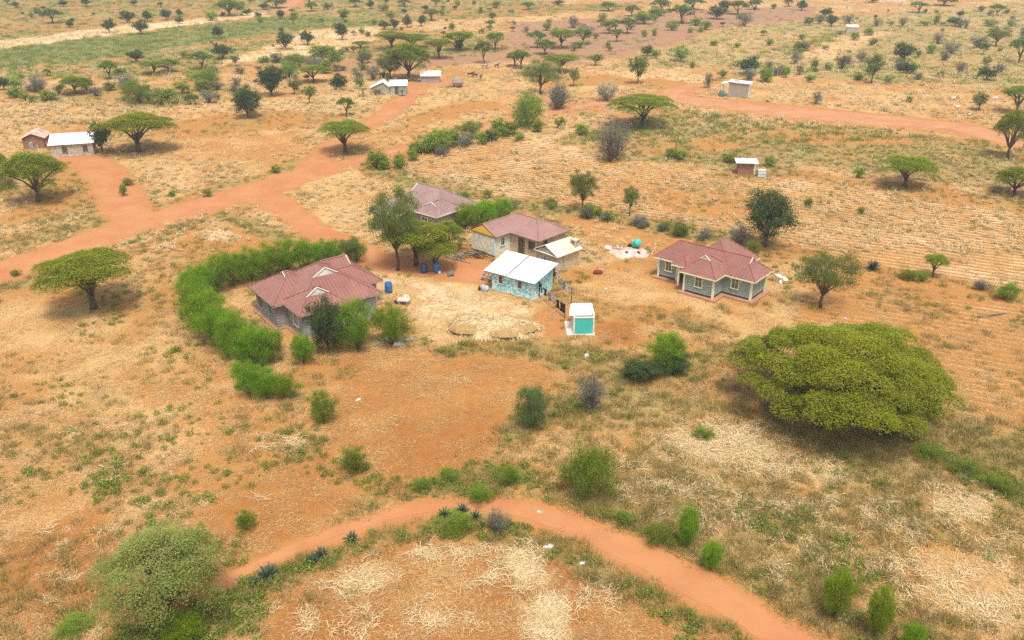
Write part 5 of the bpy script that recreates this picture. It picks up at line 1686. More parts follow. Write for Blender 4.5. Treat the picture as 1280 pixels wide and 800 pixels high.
# live hedge round the grey house: separate shrubs standing side by side
for (x, y, w, yt) in [(252, 376, 46, 326), (272, 366, 44, 318), (293, 358, 44, 312), (315, 352, 42, 306), (337, 346, 42, 303), (360, 342, 42, 300), (383, 338, 40, 298), (404, 334, 36, 298)][::-1]:
    HN += 1
    plant(x, y, w, yt, 'H', 'feathery hedge shrub, %s from the yard track in the row behind the grey house' % ORD[HN - 1], 'back row of the live hedge')
for (x, y, w, yt) in [(243, 392, 50, 334), (250, 408, 54, 350), (264, 424, 58, 364), (280, 438, 60, 376), (298, 450, 60, 388), (318, 462, 60, 402), (338, 454, 44, 412)]:
    HN += 1
    plant(x, y, w, yt, 'H', 'bright hedge shrub, %s from the hedge corner in the row along the western field' % ORD[HN - 9], 'field row of the live hedge')
for (x, y, w, yt) in [(312, 494, 46, 448), (334, 497, 46, 458), (356, 498, 42, 466)]:
    plant(x, y, w, yt, 'H', 'low rounded hedge shrub at the detached lower end of the hedge', 'lower clump of the live hedge')
for (x, y, w, yt) in [(420, 334, 30, 300), (446, 328, 26, 300)]:
    plant(x, y, w, yt, 'H', 'small hedge shrub between hedge and yard track', 'end shrubs of the live hedge')
for (x, y, w, yt) in [(582, 286, 42, 250), (605, 282, 46, 246), (628, 276, 36, 245)]:
    plant(x, y, w, yt, 'C', 'vivid green shrub in the row behind the yellow-gabled house', 'vivid shrubs behind the yellow-gabled house')


# the giant acacia in the south-east field
def giant_acacia():
    X, Y = G(1046, 516)
    r = thing('acacia_tree', 'giant umbrella acacia with broad green crown spreading over the south-east field', 'tree', (X, Y, 0), 0.4)
    Rr = 8.2
    cl = []
    n = 95
    for k in range(n):
        rad = math.sqrt((k + 0.5) / n)
        a = k * 2.39996 + rng.uniform(-0.25, 0.25)
        lob = 1 + 0.10 * math.sin(3 * a + 1.0) + 0.07 * math.sin(5 * a)
        rr = rad * Rr * lob * 0.93
        z = 6.1 - 2.9 * rad ** 2.0 + rng.normal(0, 0.32)
        cl.append((rr * math.cos(a), rr * math.sin(a), z, rng.uniform(0.7, 1.45)))
    for k in range(30):                                             # lower skirts
        a = rng.uniform(0, 6.28)
        rr = Rr * rng.uniform(0.35, 0.85)
        cl.append((rr * math.cos(a), rr * math.sin(a), rng.uniform(2.0, 3.2), rng.uniform(0.7, 1.1)))
    cl = np.array(cl)
    N = 130000
    wt = cl[:, 3].copy()
    wt[n:] *= 0.5
    idx = rng.choice(len(cl), N, p=wt / wt.sum())
    th = rng.uniform(0, 2 * math.pi, N)
    rr = np.sqrt(rng.random(N)) * cl[idx, 3] * 1.15
    cen = cl[idx, :3].copy()
    cen[:, 0] += rr * np.cos(th)
    cen[:, 1] += rr * np.sin(th)
    cen[:, 2] += 0.28 * (1 - (rr / 1.2) ** 2) + rng.normal(0, 0.13, N)
    cen[:, 2] = np.clip(cen[:, 2], 0.8, None)
    dirv = np.stack([np.cos(th), np.sin(th), rng.normal(0.1, 0.4, N)], 1) + rng.normal(0, 0.5, (N, 3)) * np.array([1, 1, 0.4])
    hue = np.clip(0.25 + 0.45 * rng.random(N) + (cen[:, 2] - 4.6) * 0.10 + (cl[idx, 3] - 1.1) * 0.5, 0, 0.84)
    hue = np.where(rng.random(N) < 0.02, 1.0, hue)
    me = leaf_mesh('crown', cen, dirv, 0.20, 0.07, M['leaf_acacia'], hue, flat=2.2)
    o = link('crown', me, None, r)
    for bx, by, m_ in ((0, 0, 7), (3.6, 0.6, 5)):
        tr = MB()
        f0 = (bx * 0.9, by, 1.5)
        tr.tube(limb_path((bx, by, -0.05), f0, 3, 0, 0.03), [0.42, 0.36, 0.32, 0.3], 8)
        for j in rng.permutation(n)[:m_ * 3]:
            c = cl[j]
            mid = (bx * 0.5 + c[0] * 0.5, by * 0.5 + c[1] * 0.5, 3.2)
            tr.tube(limb_path(f0, mid, 3, 0.03, 0.04) + limb_path(mid, c[:3] - np.array([0, 0, 0.1]), 3, 0.04, 0.04)[1:], [0.2, 0.17, 0.15, 0.12, 0.09, 0.06, 0.03], 5)
        tr.build('trunk', M['bark'], r, True)


giant_acacia()


# agaves and banana plants
def agave(name, x, y, rad, label, n=26, group=None, mat='leaf_agave'):
    r = thing(name, label, 'plant', (*G(x, y), 0), rng.uniform(0, 6), group)
    for part in range(1):
        mb = MB()
        for k in range(n):
            a = k * 2.39996
            el = 0.15 + 1.2 * (k / n)
            L = rad * rng.uniform(0.85, 1.1)
            w = 0.075 * rad / 0.8
            dx, dy = math.cos(a), math.sin(a)
            pts = []
            for i, t in enumerate((0, 0.35, 0.7, 1.0)):
                q = L * t
                ww = w * (0.8, 1.0, 0.7, 0.02)[i]
                z = 0.05 + q * math.sin(el) - 0.12 * L * t * t
                cx, cy = q * math.cos(el) * dx, q * math.cos(el) * dy
                pts += [(cx - dy * ww, cy + dx * ww, max(z, 0.02) + 0.25 * ww), (cx, cy, max(z, 0.02) - 0.15 * ww), (cx + dy * ww, cy - dx * ww, max(z, 0.02) + 0.25 * ww)]
            fs = []
            for i in range(3):
                for j in range(2):
                    fs.append((i * 3 + j, i * 3 + j + 1, i * 3 + j + 4, i * 3 + j + 3))
            mb.add(pts, fs)
        o = mb.build('leaf_rosette', M[mat], r)
        o['kind'] = 'stuff'
    MB().lathe([(0.08, 0), (0.1, 0.08), (0.05, 0.16)], 8).build('stem', M['bark'], r)
    return r


agave('agave', 1091, 337, 1.25, 'spiky agave rosette at the edge of the furrowed field', 34)
agave('agave', 335, 722, 0.95, 'blue-green agave rosette on the verge of the narrow footpath', 30)
for (x, y, s_) in [(392, 703, 0.6), (402, 695, 0.7), (318, 732, 0.65), (440, 676, 0.7), (556, 646, 0.75), (578, 640, 0.7), (594, 648, 0.7), (810, 466, 0.9), (784, 474, 0.8), (826, 458, 0.8)]:
    agave('agave', x, y, s_, 'small agave rosette growing in a footpath or hedge-line clump', 22, 'small agaves in the hedge lines')
for (x, y, h_) in [(454, 121, 2.6), (472, 119, 2.0), (503, 120, 2.0)]:
    r = thing('banana_plant', 'banana plant with broad green leaves beside the far hut walls', 'plant', (*G(x, y), 0), 0, 'banana plants at the far homestead')
    mb = MB()
    for k in range(11):
        a = k * 2.4
        L = h_ * 0.62
        dx, dy = math.cos(a), math.sin(a)
        z0 = h_ * rng.uniform(0.35, 0.55)
        prev = []
        for i, t in enumerate((0, 0.4, 0.75, 1.0)):
            w = L * 0.17 * (0.25, 1, 0.8, 0.05)[i]
            q = L * t * 0.8
            z = z0 + L * (0.9 * t - 0.75 * t * t)
            prev += [(q * dx - dy * w, q * dy + dx * w, z), (q * dx + dy * w, q * dy - dx * w, z)]
        mb.add(prev, [(0, 1, 3, 2), (2, 3, 5, 4), (4, 5, 7, 6)])
    mb.build('leaf_crown', M['leaf_lime'], r)['kind'] = 'stuff'
    MB().tube([(0, 0, 0), (0.03, 0, h_ * 0.55)], [0.14, 0.08], 7).build('stem', M['bark_grey'], r)


# ------------------------------------------------------------------ ground cover (stuff): litter, grass, weeds, maize
def strip_patch(name, n, rad, lmin, lmax, wid, mat, lift=0.05, curl=0.3):
    """a patch of fallen stalks and leaves: bent strips lying about"""
    vs, tn = [], []
    for k in range(n):
        a = rng.uniform(0, 6.28)
        r0 = rad * math.sqrt(rng.random())
        x, y = r0 * math.cos(a), r0 * math.sin(a)
        L = rng.uniform(lmin, lmax)
        h0 = rng.uniform(0, 6.28)
        h1 = h0 + rng.normal(0, curl * 2)
        z = rng.uniform(0.01, lift)
        w = wid * rng.uniform(0.5, 1.4)
        p0 = np.array([x, y, z])
        p1 = p0 + np.array([math.cos(h0), math.sin(h0), rng.uniform(0, 0.25)]) * L * 0.5
        p2 = p1 + np.array([math.cos(h1), math.sin(h1), rng.uniform(-0.3, 0.1)]) * L * 0.5
        p2[2] = max(p2[2], 0.01)
        s0 = np.array([-math.sin(h0), math.cos(h0), rng.uniform(-0.4, 0.4)]) * w
        s1 = np.array([-math.sin(h1), math.cos(h1), rng.uniform(-0.4, 0.4)]) * w
        vs += [p0 - s0 * 0.6, p1 - s0, p1 + s0, p0 + s0 * 0.6, p1 - s0, p2 - s1 * 0.3, p2 + s1 * 0.3, p1 + s0]
        t_ = rng.random()
        tn += [t_, t_]
    return bpy.data.objects.new(name, np_mesh(name, np.array(vs), 4, M[mat], np.array(tn)))


def tuft(name, n, rad, hmin, hmax, wid, mat, lean=0.5):
    """a tuft of upright blades (single triangles)"""
    vs, tn = [], []
    for k in range(n):
        a = rng.uniform(0, 6.28)
        r0 = rad * math.sqrt(rng.random())
        x, y = r0 * math.cos(a), r0 * math.sin(a)
        h_ = rng.uniform(hmin, hmax)
        b = rng.uniform(0, 6.28)
        le = rng.uniform(0, lean) * h_
        w = wid * rng.uniform(0.6, 1.3)
        vs += [(x - math.sin(b) * w, y + math.cos(b) * w, 0), (x + math.sin(b) * w, y - math.cos(b) * w, 0), (x + math.cos(a) * le, y + math.sin(a) * le, h_)]
        tn.append(rng.random())
    return bpy.data.objects.new(name, np_mesh(name, np.array(vs), 3, M[mat], np.array(tn)))


def weed(name, n, rad, h_, leaf, mat):
    """a low leafy weed"""
    c = rng.normal(0, 1, (n, 3))
    c /= np.linalg.norm(c, axis=1)[:, None]
    c *= (rng.random((n, 1)) ** 0.4) * np.array([rad, rad, h_ * 0.5])
    c[:, 2] += h_ * 0.5
    dirv = c * np.array([1, 1, 0.5]) + rng.normal(0, rad * 0.5, (n, 3))
    return bpy.data.objects.new(name, leaf_mesh(name, c, dirv, leaf, leaf * 0.5, M[mat], rng.random(n)))


def maize(name, n, rad, mat):
    """a few dry standing maize stalks with hanging leaves"""
    vs, tn = [], []
    for k in range(n):
        x, y = rng.normal(0, rad, 2)
        h_ = rng.uniform(0.7, 1.6)
        lx, ly = rng.normal(0, 0.2, 2)
        b = rng.uniform(0, 6.28)
        w = 0.035
        s_ = np.array([-math.sin(b) * w, math.cos(b) * w, 0])
        p0, p1 = np.array([x, y, 0]), np.array([x + lx, y + ly, h_])
        vs += [p0 - s_, p0 + s_, p1 + s_ * 0.4, p1 - s_ * 0.4]
        tn.append(rng.random())
        for q in range(5):
            t_ = rng.uniform(0.3, 0.95)
            c = p0 + (p1 - p0) * t_
            a = rng.uniform(0, 6.28)
            L = rng.uniform(0.3, 0.55)
            e = c + np.array([math.cos(a) * L, math.sin(a) * L, rng.uniform(-0.35, 0.15)])
            e[2] = max(e[2], 0.02)
            ss = np.array([-math.sin(a), math.cos(a), 0]) * 0.05
            vs += [c - ss, c + ss, e + ss * 0.3, e - ss * 0.3]
            tn.append(rng.random())
    return bpy.data.objects.new(name, np_mesh(name, np.array(vs), 4, M[mat], np.array(tn)))


def scatter(name, label, sources, pts, scale, tint, rot=None):
    """one object of ground cover: instances of the source tufts on points"""
    coll = bpy.data.collections.new(name + '_pieces')
    for s_ in sources:
        coll.objects.link(s_)
    n = len(pts)
    me = bpy.data.meshes.new(name)
    me.vertices.add(n)
    me.vertices.foreach_set('co', np.ascontiguousarray(pts, dtype=np.float32).ravel())
    for an, typ, arr, key in (('scl', 'FLOAT', scale, 'value'), ('itint', 'FLOAT', tint, 'value'), ('rotz', 'FLOAT', rng.uniform(0, 6.28, n) if rot is None else rot, 'value')):
        at = me.attributes.new(an, typ, 'POINT')
        at.data.foreach_set(key, np.asarray(arr, dtype=np.float32))
    o = link(name, me)
    tag(o, label, None, None, 'stuff')
    ng = bpy.data.node_groups.new(name, 'GeometryNodeTree')
    ng.interface.new_socket('Geometry', in_out='INPUT', socket_type='NodeSocketGeometry')
    ng.interface.new_socket('Geometry', in_out='OUTPUT', socket_type='NodeSocketGeometry')
    N = ng.nodes
    gi, go = N.new('NodeGroupInput'), N.new('NodeGroupOutput')
    iop = N.new('GeometryNodeInstanceOnPoints')
    ci = N.new('GeometryNodeCollectionInfo')
    ci.inputs['Collection'].default_value = coll
    ci.inputs['Separate Children'].default_value = True
    ci.inputs['Reset Children'].default_value = True

    def named(nm):
        a = N.new('GeometryNodeInputNamedAttribute')
        a.data_type = 'FLOAT'
        a.inputs['Name'].default_value = nm
        return a.outputs['Attribute']
    cx = N.new('ShaderNodeCombineXYZ')
    ng.links.new(named('rotz'), cx.inputs['Z'])
    e2r = N.new('FunctionNodeEulerToRotation')
    ng.links.new(cx.outputs[0], e2r.inputs[0])
    ng.links.new(gi.outputs[0], iop.inputs['Points'])
    ng.links.new(ci.outputs[0], iop.inputs['Instance'])
    iop.inputs['Pick Instance'].default_value = True
    ng.links.new(e2r.outputs[0], iop.inputs['Rotation'])
    ng.links.new(named('scl'), iop.inputs['Scale'])
    ng.links.new(iop.outputs[0], go.inputs[0])
    md = o.modifiers.new('scatter', 'NODES')
    md.node_group = ng
    return o


def candidates(n, ymin, ymax, power=1.0):
    """points over the land in view, thinning with distance"""
    u = rng.random(n)
    if power == 1.0:                                                 # even in log-distance
        y = ymin * (ymax / ymin) ** u
    else:
        y = (ymin ** -1 + u * (ymax ** -1 - ymin ** -1)) ** -1
    x = rng.uniform(-1, 1, n) * (0.74 * y + 16)
    return x, y


HOUSES = [((937.2, 377.5), -39, (-11.3, 0.5, -2.5, 6.4)), (None, -54, (-9.6, 0.1, -1, 10.3), (-19.45, 72.82)), (None, -40, (-0.3, 8.6, 0, 10.4), (-17.85, 104.81)),
          (None, -44, (-4.1, 4.2, -2.7, 5), (-0.117, 96.51)), (None, -46, (5, 8.4, -1.1, 2.8), (-0.117, 96.51)), (None, -35, (-5.4, 0.2, -0.2, 3.8), (2.164, 82.306)),
          ((716.7, 418.7), 1, (-0.6, 2, -0.1, 2.9)), (None, 17, (-0.1, 6.4, -0.1, 3.5), (-74.2, 139.9)), (None, 14, (-0.1, 3.3, -0.1, 4.3), (-81.6, 145.6)), ((934.7, 123.1), -22, (-5.9, 0.3, -0.2, 2.9))]


def off_houses(x, y):
    ok = np.ones(x.shape, bool)
    for hs_ in HOUSES:
        o = G(*hs_[0]) if hs_[0] else hs_[3]
        a = R(hs_[1])
        dx, dy = x - o[0], y - o[1]
        la, lb = dx * math.cos(a) + dy * math.sin(a), -dx * math.sin(a) + dy * math.cos(a)
        a0, a1, b0, b1 = hs_[2]
        ok &= ~((la > a0) & (la < a1) & (lb > b0) & (lb < b1))
    return ok


def masked(n, ymin, ymax, f, power=1.0):
    x, y = candidates(n, ymin, ymax, power)
    m = ground_masks(x, y)
    keep = (rng.random(n) < f(m)) & off_houses(x, y)
    return x[keep], y[keep], {k: v[keep] for k, v in m.items()}


def xyz(x, y, z=0.0):
    return np.stack([x, y, np.full_like(x, z)], 1)


# fallen maize straw
src = [strip_patch('straw_patch', 46, 0.8, 0.08, 0.42, 0.0135, 'straw') for _ in range(5)]
x, y, m = masked(66000, 34, 150, lambda m: np.clip(0.10 + np.clip(m['straw'] - 0.25, 0, 1) ** 1.6 * 0.62, 0, 1) * (1 - m['road']) ** 3)
scatter('straw_litter', 'pale maize straw littering the fields', src, xyz(x, y, 0.005), rng.uniform(0.7, 1.35, len(x)), np.clip(rng.normal(0.5, 0.22, len(x)) + (m['straw'] - 0.6) * 0.6, 0, 1))
# heaps of long stalks
src = [strip_patch('stalk_patch', 36, 0.5, 0.25, 0.95, 0.014, 'stalk', 0.18, 0.6) for _ in range(4)]
xs_, ys_ = [], []
for (px, py, rx, ry, n) in [(655, 705, 14, 18, 60), (685, 775, 16, 26, 70), (460, 728, 36, 14, 40), (560, 690, 70, 10, 45), (610, 720, 30, 20, 20), (430, 775, 60, 20, 26), (560, 770, 50, 20, 26), (735, 745, 40, 22, 30),
                            (890, 560, 45, 22, 130), (960, 575, 30, 18, 70), (905, 545, 60, 16, 90), (1205, 632, 36, 20, 60), (1035, 592, 20, 14, 30), (1180, 735, 70, 26, 60), (1240, 760, 40, 22, 40), (1120, 690, 60, 24, 40),
                            (940, 640, 60, 20, 50), (1000, 640, 50, 20, 40), (860, 610, 50, 22, 40), (1100, 640, 60, 22, 45), (360, 560, 30, 14, 26), (800, 600, 30, 20, 20), (1000, 690, 60, 24, 30), (1240, 690, 40, 20, 30), (160, 590, 120, 60, 40), (60, 720, 60, 50, 26)]:
    for k in range(int(n * (0.75 if py < 640 and px > 820 else 1.3 if px in (655, 685) else 0.5))):
        p = G(px + rng.normal(0, rx * 0.6), py + rng.normal(0, ry * 0.6))
        xs_.append(p[0])
        ys_.append(p[1])
x, y = np.array(xs_), np.array(ys_)
scatter('stalk_heaps', 'loose heaps of long pale maize stalks on the near fields', src, xyz(x, y, 0.01), rng.uniform(0.6, 1.15, len(x)), rng.uniform(0.3, 1.0, len(x)))
# dry grass
src = [tuft('grass_tuft', 46, 0.34, 0.14, 0.5, 0.012, 'dry_grass', 0.9) for _ in range(4)]
x, y, m = masked(76000, 34, 190, lambda m: np.clip((m['olive'] - 0.28) * 1.3, 0, 1) * (1 - m['road']) ** 2)
scatter('dry_grass', 'dry olive grass along verges and field edges', src, xyz(x, y), rng.uniform(0.6, 1.5, len(x)), np.clip(rng.normal(0.5, 0.25, len(x)), 0, 1))
# green weeds
src = [weed('weed_plant', 60, 0.3, 0.32, 0.12, 'weed') for _ in range(4)]
x, y, m = masked(74000, 34, 220, lambda m: np.clip((m['green'] - 0.19) * 0.9, 0, 1) * (1 - m['road']) ** 2)
scatter('weeds', 'low green weeds growing in patches', src, xyz(x, y), rng.uniform(0.5, 1.5, len(x)), np.clip(rng.normal(0.5, 0.28, len(x)), 0, 1))
# standing dry maize in the farther fields, in loose rows
src = [maize('maize_stand', 7, 0.32, 'stalk') for _ in range(4)]
x, y, m = masked(72000, 96, 470, lambda m: np.clip(m['straw'] - 0.25, 0, 1) * (1 - m['road']) ** 2 * (1 - m['plough'] * 0.9) * 0.9)
ca, sa_ = math.cos(-FURROW_ANG), math.sin(-FURROW_ANG)
lb = -x * sa_ + y * ca
la = x * ca + y * sa_
row = 1.05 + (y > 160) * 1.05
lb = np.round(lb / row) * row + rng.normal(0, 0.14, len(x))
x, y = la * ca - lb * sa_, la * sa_ + lb * ca
keep = off_houses(x, y) & (line_d(x, y, ROADS['cross']) > 0.5) & (line_d(x, y, ROADS['main']) > 0.5) & (line_d(x, y, ROADS['yard']) > 0.5)
x, y = x[keep], y[keep]
scatter('dry_maize', 'dry standing maize stubble in the farther fields', src, xyz(x, y), rng.uniform(0.35, 0.75, len(x)) * np.where(y > 160, 1.25, 0.8), np.clip(rng.normal(0.5, 0.25, len(x)), 0, 1))
# far grass and green crop
src = [tuft('crop_tuft', 30, 0.8, 0.2, 0.7, 0.04, 'weed', 0.6) for _ in range(3)]
x, y, m = masked(48000, 150, 520, lambda m: np.clip((m['green'] - 0.22) * 1.0, 0, 1) * (1 - m['road']))
scatter('green_crop', 'green crop and grass in the far strip fields', src, xyz(x, y), rng.uniform(0.7, 1.5, len(x)), np.clip(rng.normal(0.5, 0.28, len(x)), 0, 1))


# ------------------------------------------------------------------ yard things
def at(x, y, z=0.0):
    return (*G(x, y), z)


def drum(x, y, mat, label, rad=0.36, h_=1.05):
    r = thing('plastic_drum', label, 'drum', at(x, y))
    MB().lathe([(rad * 0.93, 0), (rad, 0.06), (rad, h_ * 0.3), (rad * 1.04, h_ * 0.33), (rad, h_ * 0.36), (rad, h_ * 0.66), (rad * 1.04, h_ * 0.69), (rad, h_ * 0.72), (rad * 0.97, h_ * 0.95), (rad * 0.85, h_)], 20).build('body', M[mat], r, True)
    MB().lathe([(rad * 0.92, h_ * 0.97), (rad * 0.92, h_ + 0.03), (rad * 0.8, h_ + 0.045)], 20).build('lid', M[mat], r)


drum(530, 341, 'dark_blue_plastic', 'dark blue plastic drum under the light green yard acacia')
drum(546, 340.5, 'blue_plastic', 'tall blue plastic drum with a white can at its foot')
drum(486, 365.5, 'blue_plastic', 'bright blue drum standing alone near the grey house corner', 0.4, 1.1)


def lump(name, x, y, rx, ry, rz, mat, label, cat, z=0.0, seed=0, group=None, sub=3):
    bm = bmesh.new()
    bmesh.ops.create_icosphere(bm, subdivisions=sub, radius=1)
    r_ = random.Random(seed)
    f1 = [(r_.uniform(1.5, 4), r_.uniform(1.5, 4), r_.uniform(1.5, 4), r_.uniform(0, 6)) for _ in range(5)]
    for v in bm.verts:
        k = 1 + sum((0.07 if sub > 2 else 0.13) * math.sin(v.co.x * a + v.co.y * b + v.co.z * c + p) for a, b, c, p in f1)
        v.co = Vector((v.co.x * rx * k, v.co.y * ry * k, max(v.co.z, -0.35) * rz * k + rz * 0.33))
    me = bpy.data.meshes.new(name)
    bm.to_mesh(me)
    bm.free()
    if sub > 2:
        me.shade_smooth()
    o = link(name, me, M[mat] if isinstance(mat, str) else mat, None, at(x, y, z), r_.uniform(0, 6))
    return tag(o, label, cat, group)


lump('white_can', 549.5, 341.5, 0.16, 0.14, 0.22, 'white_plastic', 'white jerrycan at the foot of the tall blue drum', 'can', seed=1)
# stool
r = thing('stool', 'small green stool on the bare yard between drums and turquoise house', 'stool', at(563.5, 345.5), 0.4)
MB().box(-0.34, 0.34, -0.22, 0.22, 0.42, 0.48).build('seat', M['green_plastic'], r)
for sx in (-1, 1):
    for sy in (-1, 1):
        MB().tube([(sx * 0.31, sy * 0.19, 0), (sx * 0.28, sy * 0.16, 0.43)], 0.035, 5).build('leg', M['green_plastic'], r)


def logs(x, y, n, L, rad, label, mat, seed, spread=0.8, ang=0.0, stack=0.35, name='log'):
    r_ = random.Random(seed)
    root = thing('firewood_pile', label, 'firewood', at(x, y), ang)
    for k in range(n):
        l_ = L * r_.uniform(0.5, 1.0)
        a = r_.gauss(0, 0.35)
        cx, cy = r_.gauss(0, spread * 0.6), r_.gauss(0, spread * 0.35)
        rr = rad * r_.uniform(0.6, 1.3)
        z = rr + r_.random() * stack
        dx, dy = math.cos(a) * l_ / 2, math.sin(a) * l_ / 2
        MB().tube([(cx - dx, cy - dy, z), (cx + r_.gauss(0, 0.04), cy + r_.gauss(0, 0.04), z + r_.gauss(0, 0.03)), (cx + dx, cy + dy, max(rr * 0.6, z + r_.gauss(0, 0.1)))], [rr, rr * 0.95, rr * 0.7], 6).build(name, M[mat], root)


logs(571, 322.5, 26, 1.9, 0.055, 'heap of pale sticks and firewood near the yellow-gabled house', 'grey_wood', 3, 1.1, -0.3, 0.5)
logs(591, 320, 22, 1.7, 0.075, 'heap of dark charred logs by the foot of the yellow-gabled house', 'bark', 4, 1.1, -0.6, 0.4)
r = thing('plank_rack', 'rack of weathered planks leaning beside the turquoise house', 'planks', at(610, 352), R(-35))
for k in range(4):
    MB().box(-1.0 + 0.1 * k, 0.35, -0.1 + 0.34 * k, 0.1 + 0.34 * k, 0.34 + 0.14 * k, 0.40 + 0.14 * k).build('plank', M['grey_wood'], r)
for sx in (-0.75, 0.2):
    MB().tube([(sx, -0.15, 0), (sx, 0.3, 0.6), (sx, 1.15, 0.8)], 0.05, 5).build('rail', M['bark'], r)
    MB().tube([(sx, 1.15, 0), (sx, 1.15, 0.85)], 0.05, 5).build('leg', M['bark'], r)
lump('sack', 606, 362.5, 0.62, 0.38, 0.46, 'sack_grey', 'bulging grey sack lying at the corner of the turquoise house', 'sack', seed=8)
lump('black_bucket', 599.2, 363.2, 0.13, 0.13, 0.34, 'black_rubber', 'small black container left of the grey sack', 'container', seed=9, sub=2)
# wash slab and pale slabs
r = thing('wash_table', 'low block table with pale stone top near the bright blue drum', 'table', at(505, 380), R(-8))
MB().box(-0.62, 0.62, -0.42, 0.42, 0.42, 0.56).build('top', M['limestone'], r)
for sx in (-0.42, 0.42):
    MB().box(sx - 0.13, sx + 0.13, -0.32, 0.32, 0, 0.42).build('leg', M['concrete'], r)
lump('boulder', 507, 374, 0.4, 0.3, 0.4, 'limestone', 'pale boulder behind the low block table', 'rock', seed=10)
r = thing('tyre', 'old black tyre lying beside the low block table', 'tyre', at(497.5, 378.5))
tb = MB()
prof = [(0.36, 0.0), (0.40, 0.06), (0.40, 0.16), (0.36, 0.22), (0.26, 0.22), (0.22, 0.17), (0.22, 0.05), (0.26, 0.0)]
vs, fs = [], []
for i in range(20):
    a = i / 20 * 2 * math.pi
    vs += [(p * math.cos(a), p * math.sin(a), z) for p, z in prof]
for i in range(20):
    for j in range(8):
        fs.append((i * 8 + j, ((i + 1) % 20) * 8 + j, ((i + 1) % 20) * 8 + (j + 1) % 8, i * 8 + (j + 1) % 8))
tb.add(vs, fs).build('carcass', M['black_rubber'], r, True)
for (x, y, a, w, l_) in [(472, 429, 0.3, 0.45, 0.35), (484, 424, -0.2, 0.5, 0.4), (499, 431, 0.1, 0.6, 0.35), (512, 425, 0.5, 0.45, 0.3)]:
    o = MB().prism([(-w, -l_), (w * 0.9, -l_ * 0.8), (w, l_ * 0.9), (-w * 0.8, l_)], 0, 0.09).build('stone_slab', M['concrete'], None, loc=at(x, y), rotz=a)
    tag(o, 'pale flat slab lying under the feathery yard-edge tree', 'slab', 'slabs under the yard-edge tree')

# straw stack on a low rack
def straw_stack():
    r = thing('straw_stack', 'wide low stack of maize stalks on a post rack in the yard', 'straw stack', at(616, 412), R(-6))
    a_, b_, hh = 4.1, 2.3, 0.95
    mb = MB()
    nx, ny = 36, 22
    for j in range(ny + 1):
        for i in range(nx + 1):
            u, v = i / nx * 2 - 1, j / ny * 2 - 1
            q = 1 - abs(u) ** 3 * 0.25 - abs(v) ** 3 * 0.25
            rr = max(abs(u), abs(v))
            x = u * a_ * math.sqrt(1 - v * v * 0.35) * (1 + 0.06 * math.sin(5 * v + 2 * u))
            y = v * b_ * math.sqrt(1 - u * u * 0.35) * (1 + 0.08 * math.sin(4 * u))
            z = hh * (0.42 + 0.58 * math.sqrt(max(0, 1 - rr ** 3))) + rng.normal(0, 0.04)
            mb.v.append((x, y, z))
    for j in range(ny):
        for i in range(nx):
            k = j * (nx + 1) + i
            mb.f.append((k, k + 1, k + nx + 2, k + nx + 1))
    top = mb.build('straw_cap', None, r)
    top.data.materials.append(m_plain('stack_straw', (0.42, 0.27, 0.11), (0.30, 0.18, 0.07), 6, 0.95, 0.8))
    # loose stalks on the cap, hanging over its edge
    vs, tn = [], []
    for k in range(9000):
        th = rng.uniform(0, 6.28)
        rag = 1 + 0.10 * math.sin(7 * th + 1) + 0.07 * math.sin(13 * th)
        q = math.sqrt(rng.random()) if k % 2 else rng.uniform(0.84, 1.06)
        x, y = rag * q * a_ * 0.92 * math.cos(th), rag * q * b_ * 0.92 * math.sin(th)
        z = hh * (0.42 + 0.58 * math.sqrt(max(0, 1 - min(q, 1) ** 3))) + rng.uniform(0.0, 0.1)
        h0 = th + rng.normal(0, 0.6)
        L = rng.uniform(0.35, 0.9)
        dz = -0.1 - 1.1 * max(0, q - 0.75) / 0.3
        p0 = np.array([x, y, z])
        p1 = p0 + np.array([math.cos(h0), math.sin(h0), dz]) * L * 0.6
        p1[2] = max(p1[2], 0.05)
        w = rng.uniform(0.018, 0.042)
        s_ = np.array([-math.sin(h0), math.cos(h0), rng.uniform(-0.5, 0.5)]) * w
        vs += [p0 - s_, p0 + s_, p1 + s_ * 0.4, p1 - s_ * 0.4]
        tn.append(rng.uniform(0.4, 2.0))
    o = link('loose_stalks', np_mesh('loose_stalks', np.array(vs), 4, M['stalk'], np.array(tn)), None, r)
    o['kind'] = 'stuff'
    for k in range(14):
        th = math.pi + k / 13 * math.pi
        x, y = 0.88 * a_ * math.cos(th), 0.88 * b_ * math.sin(th)
        MB().tube([(x, y, -0.02), (x + rng.normal(0, 0.03), y, hh * 0.5)], 0.05, 5).build('post', M['bark'], r)


straw_stack()


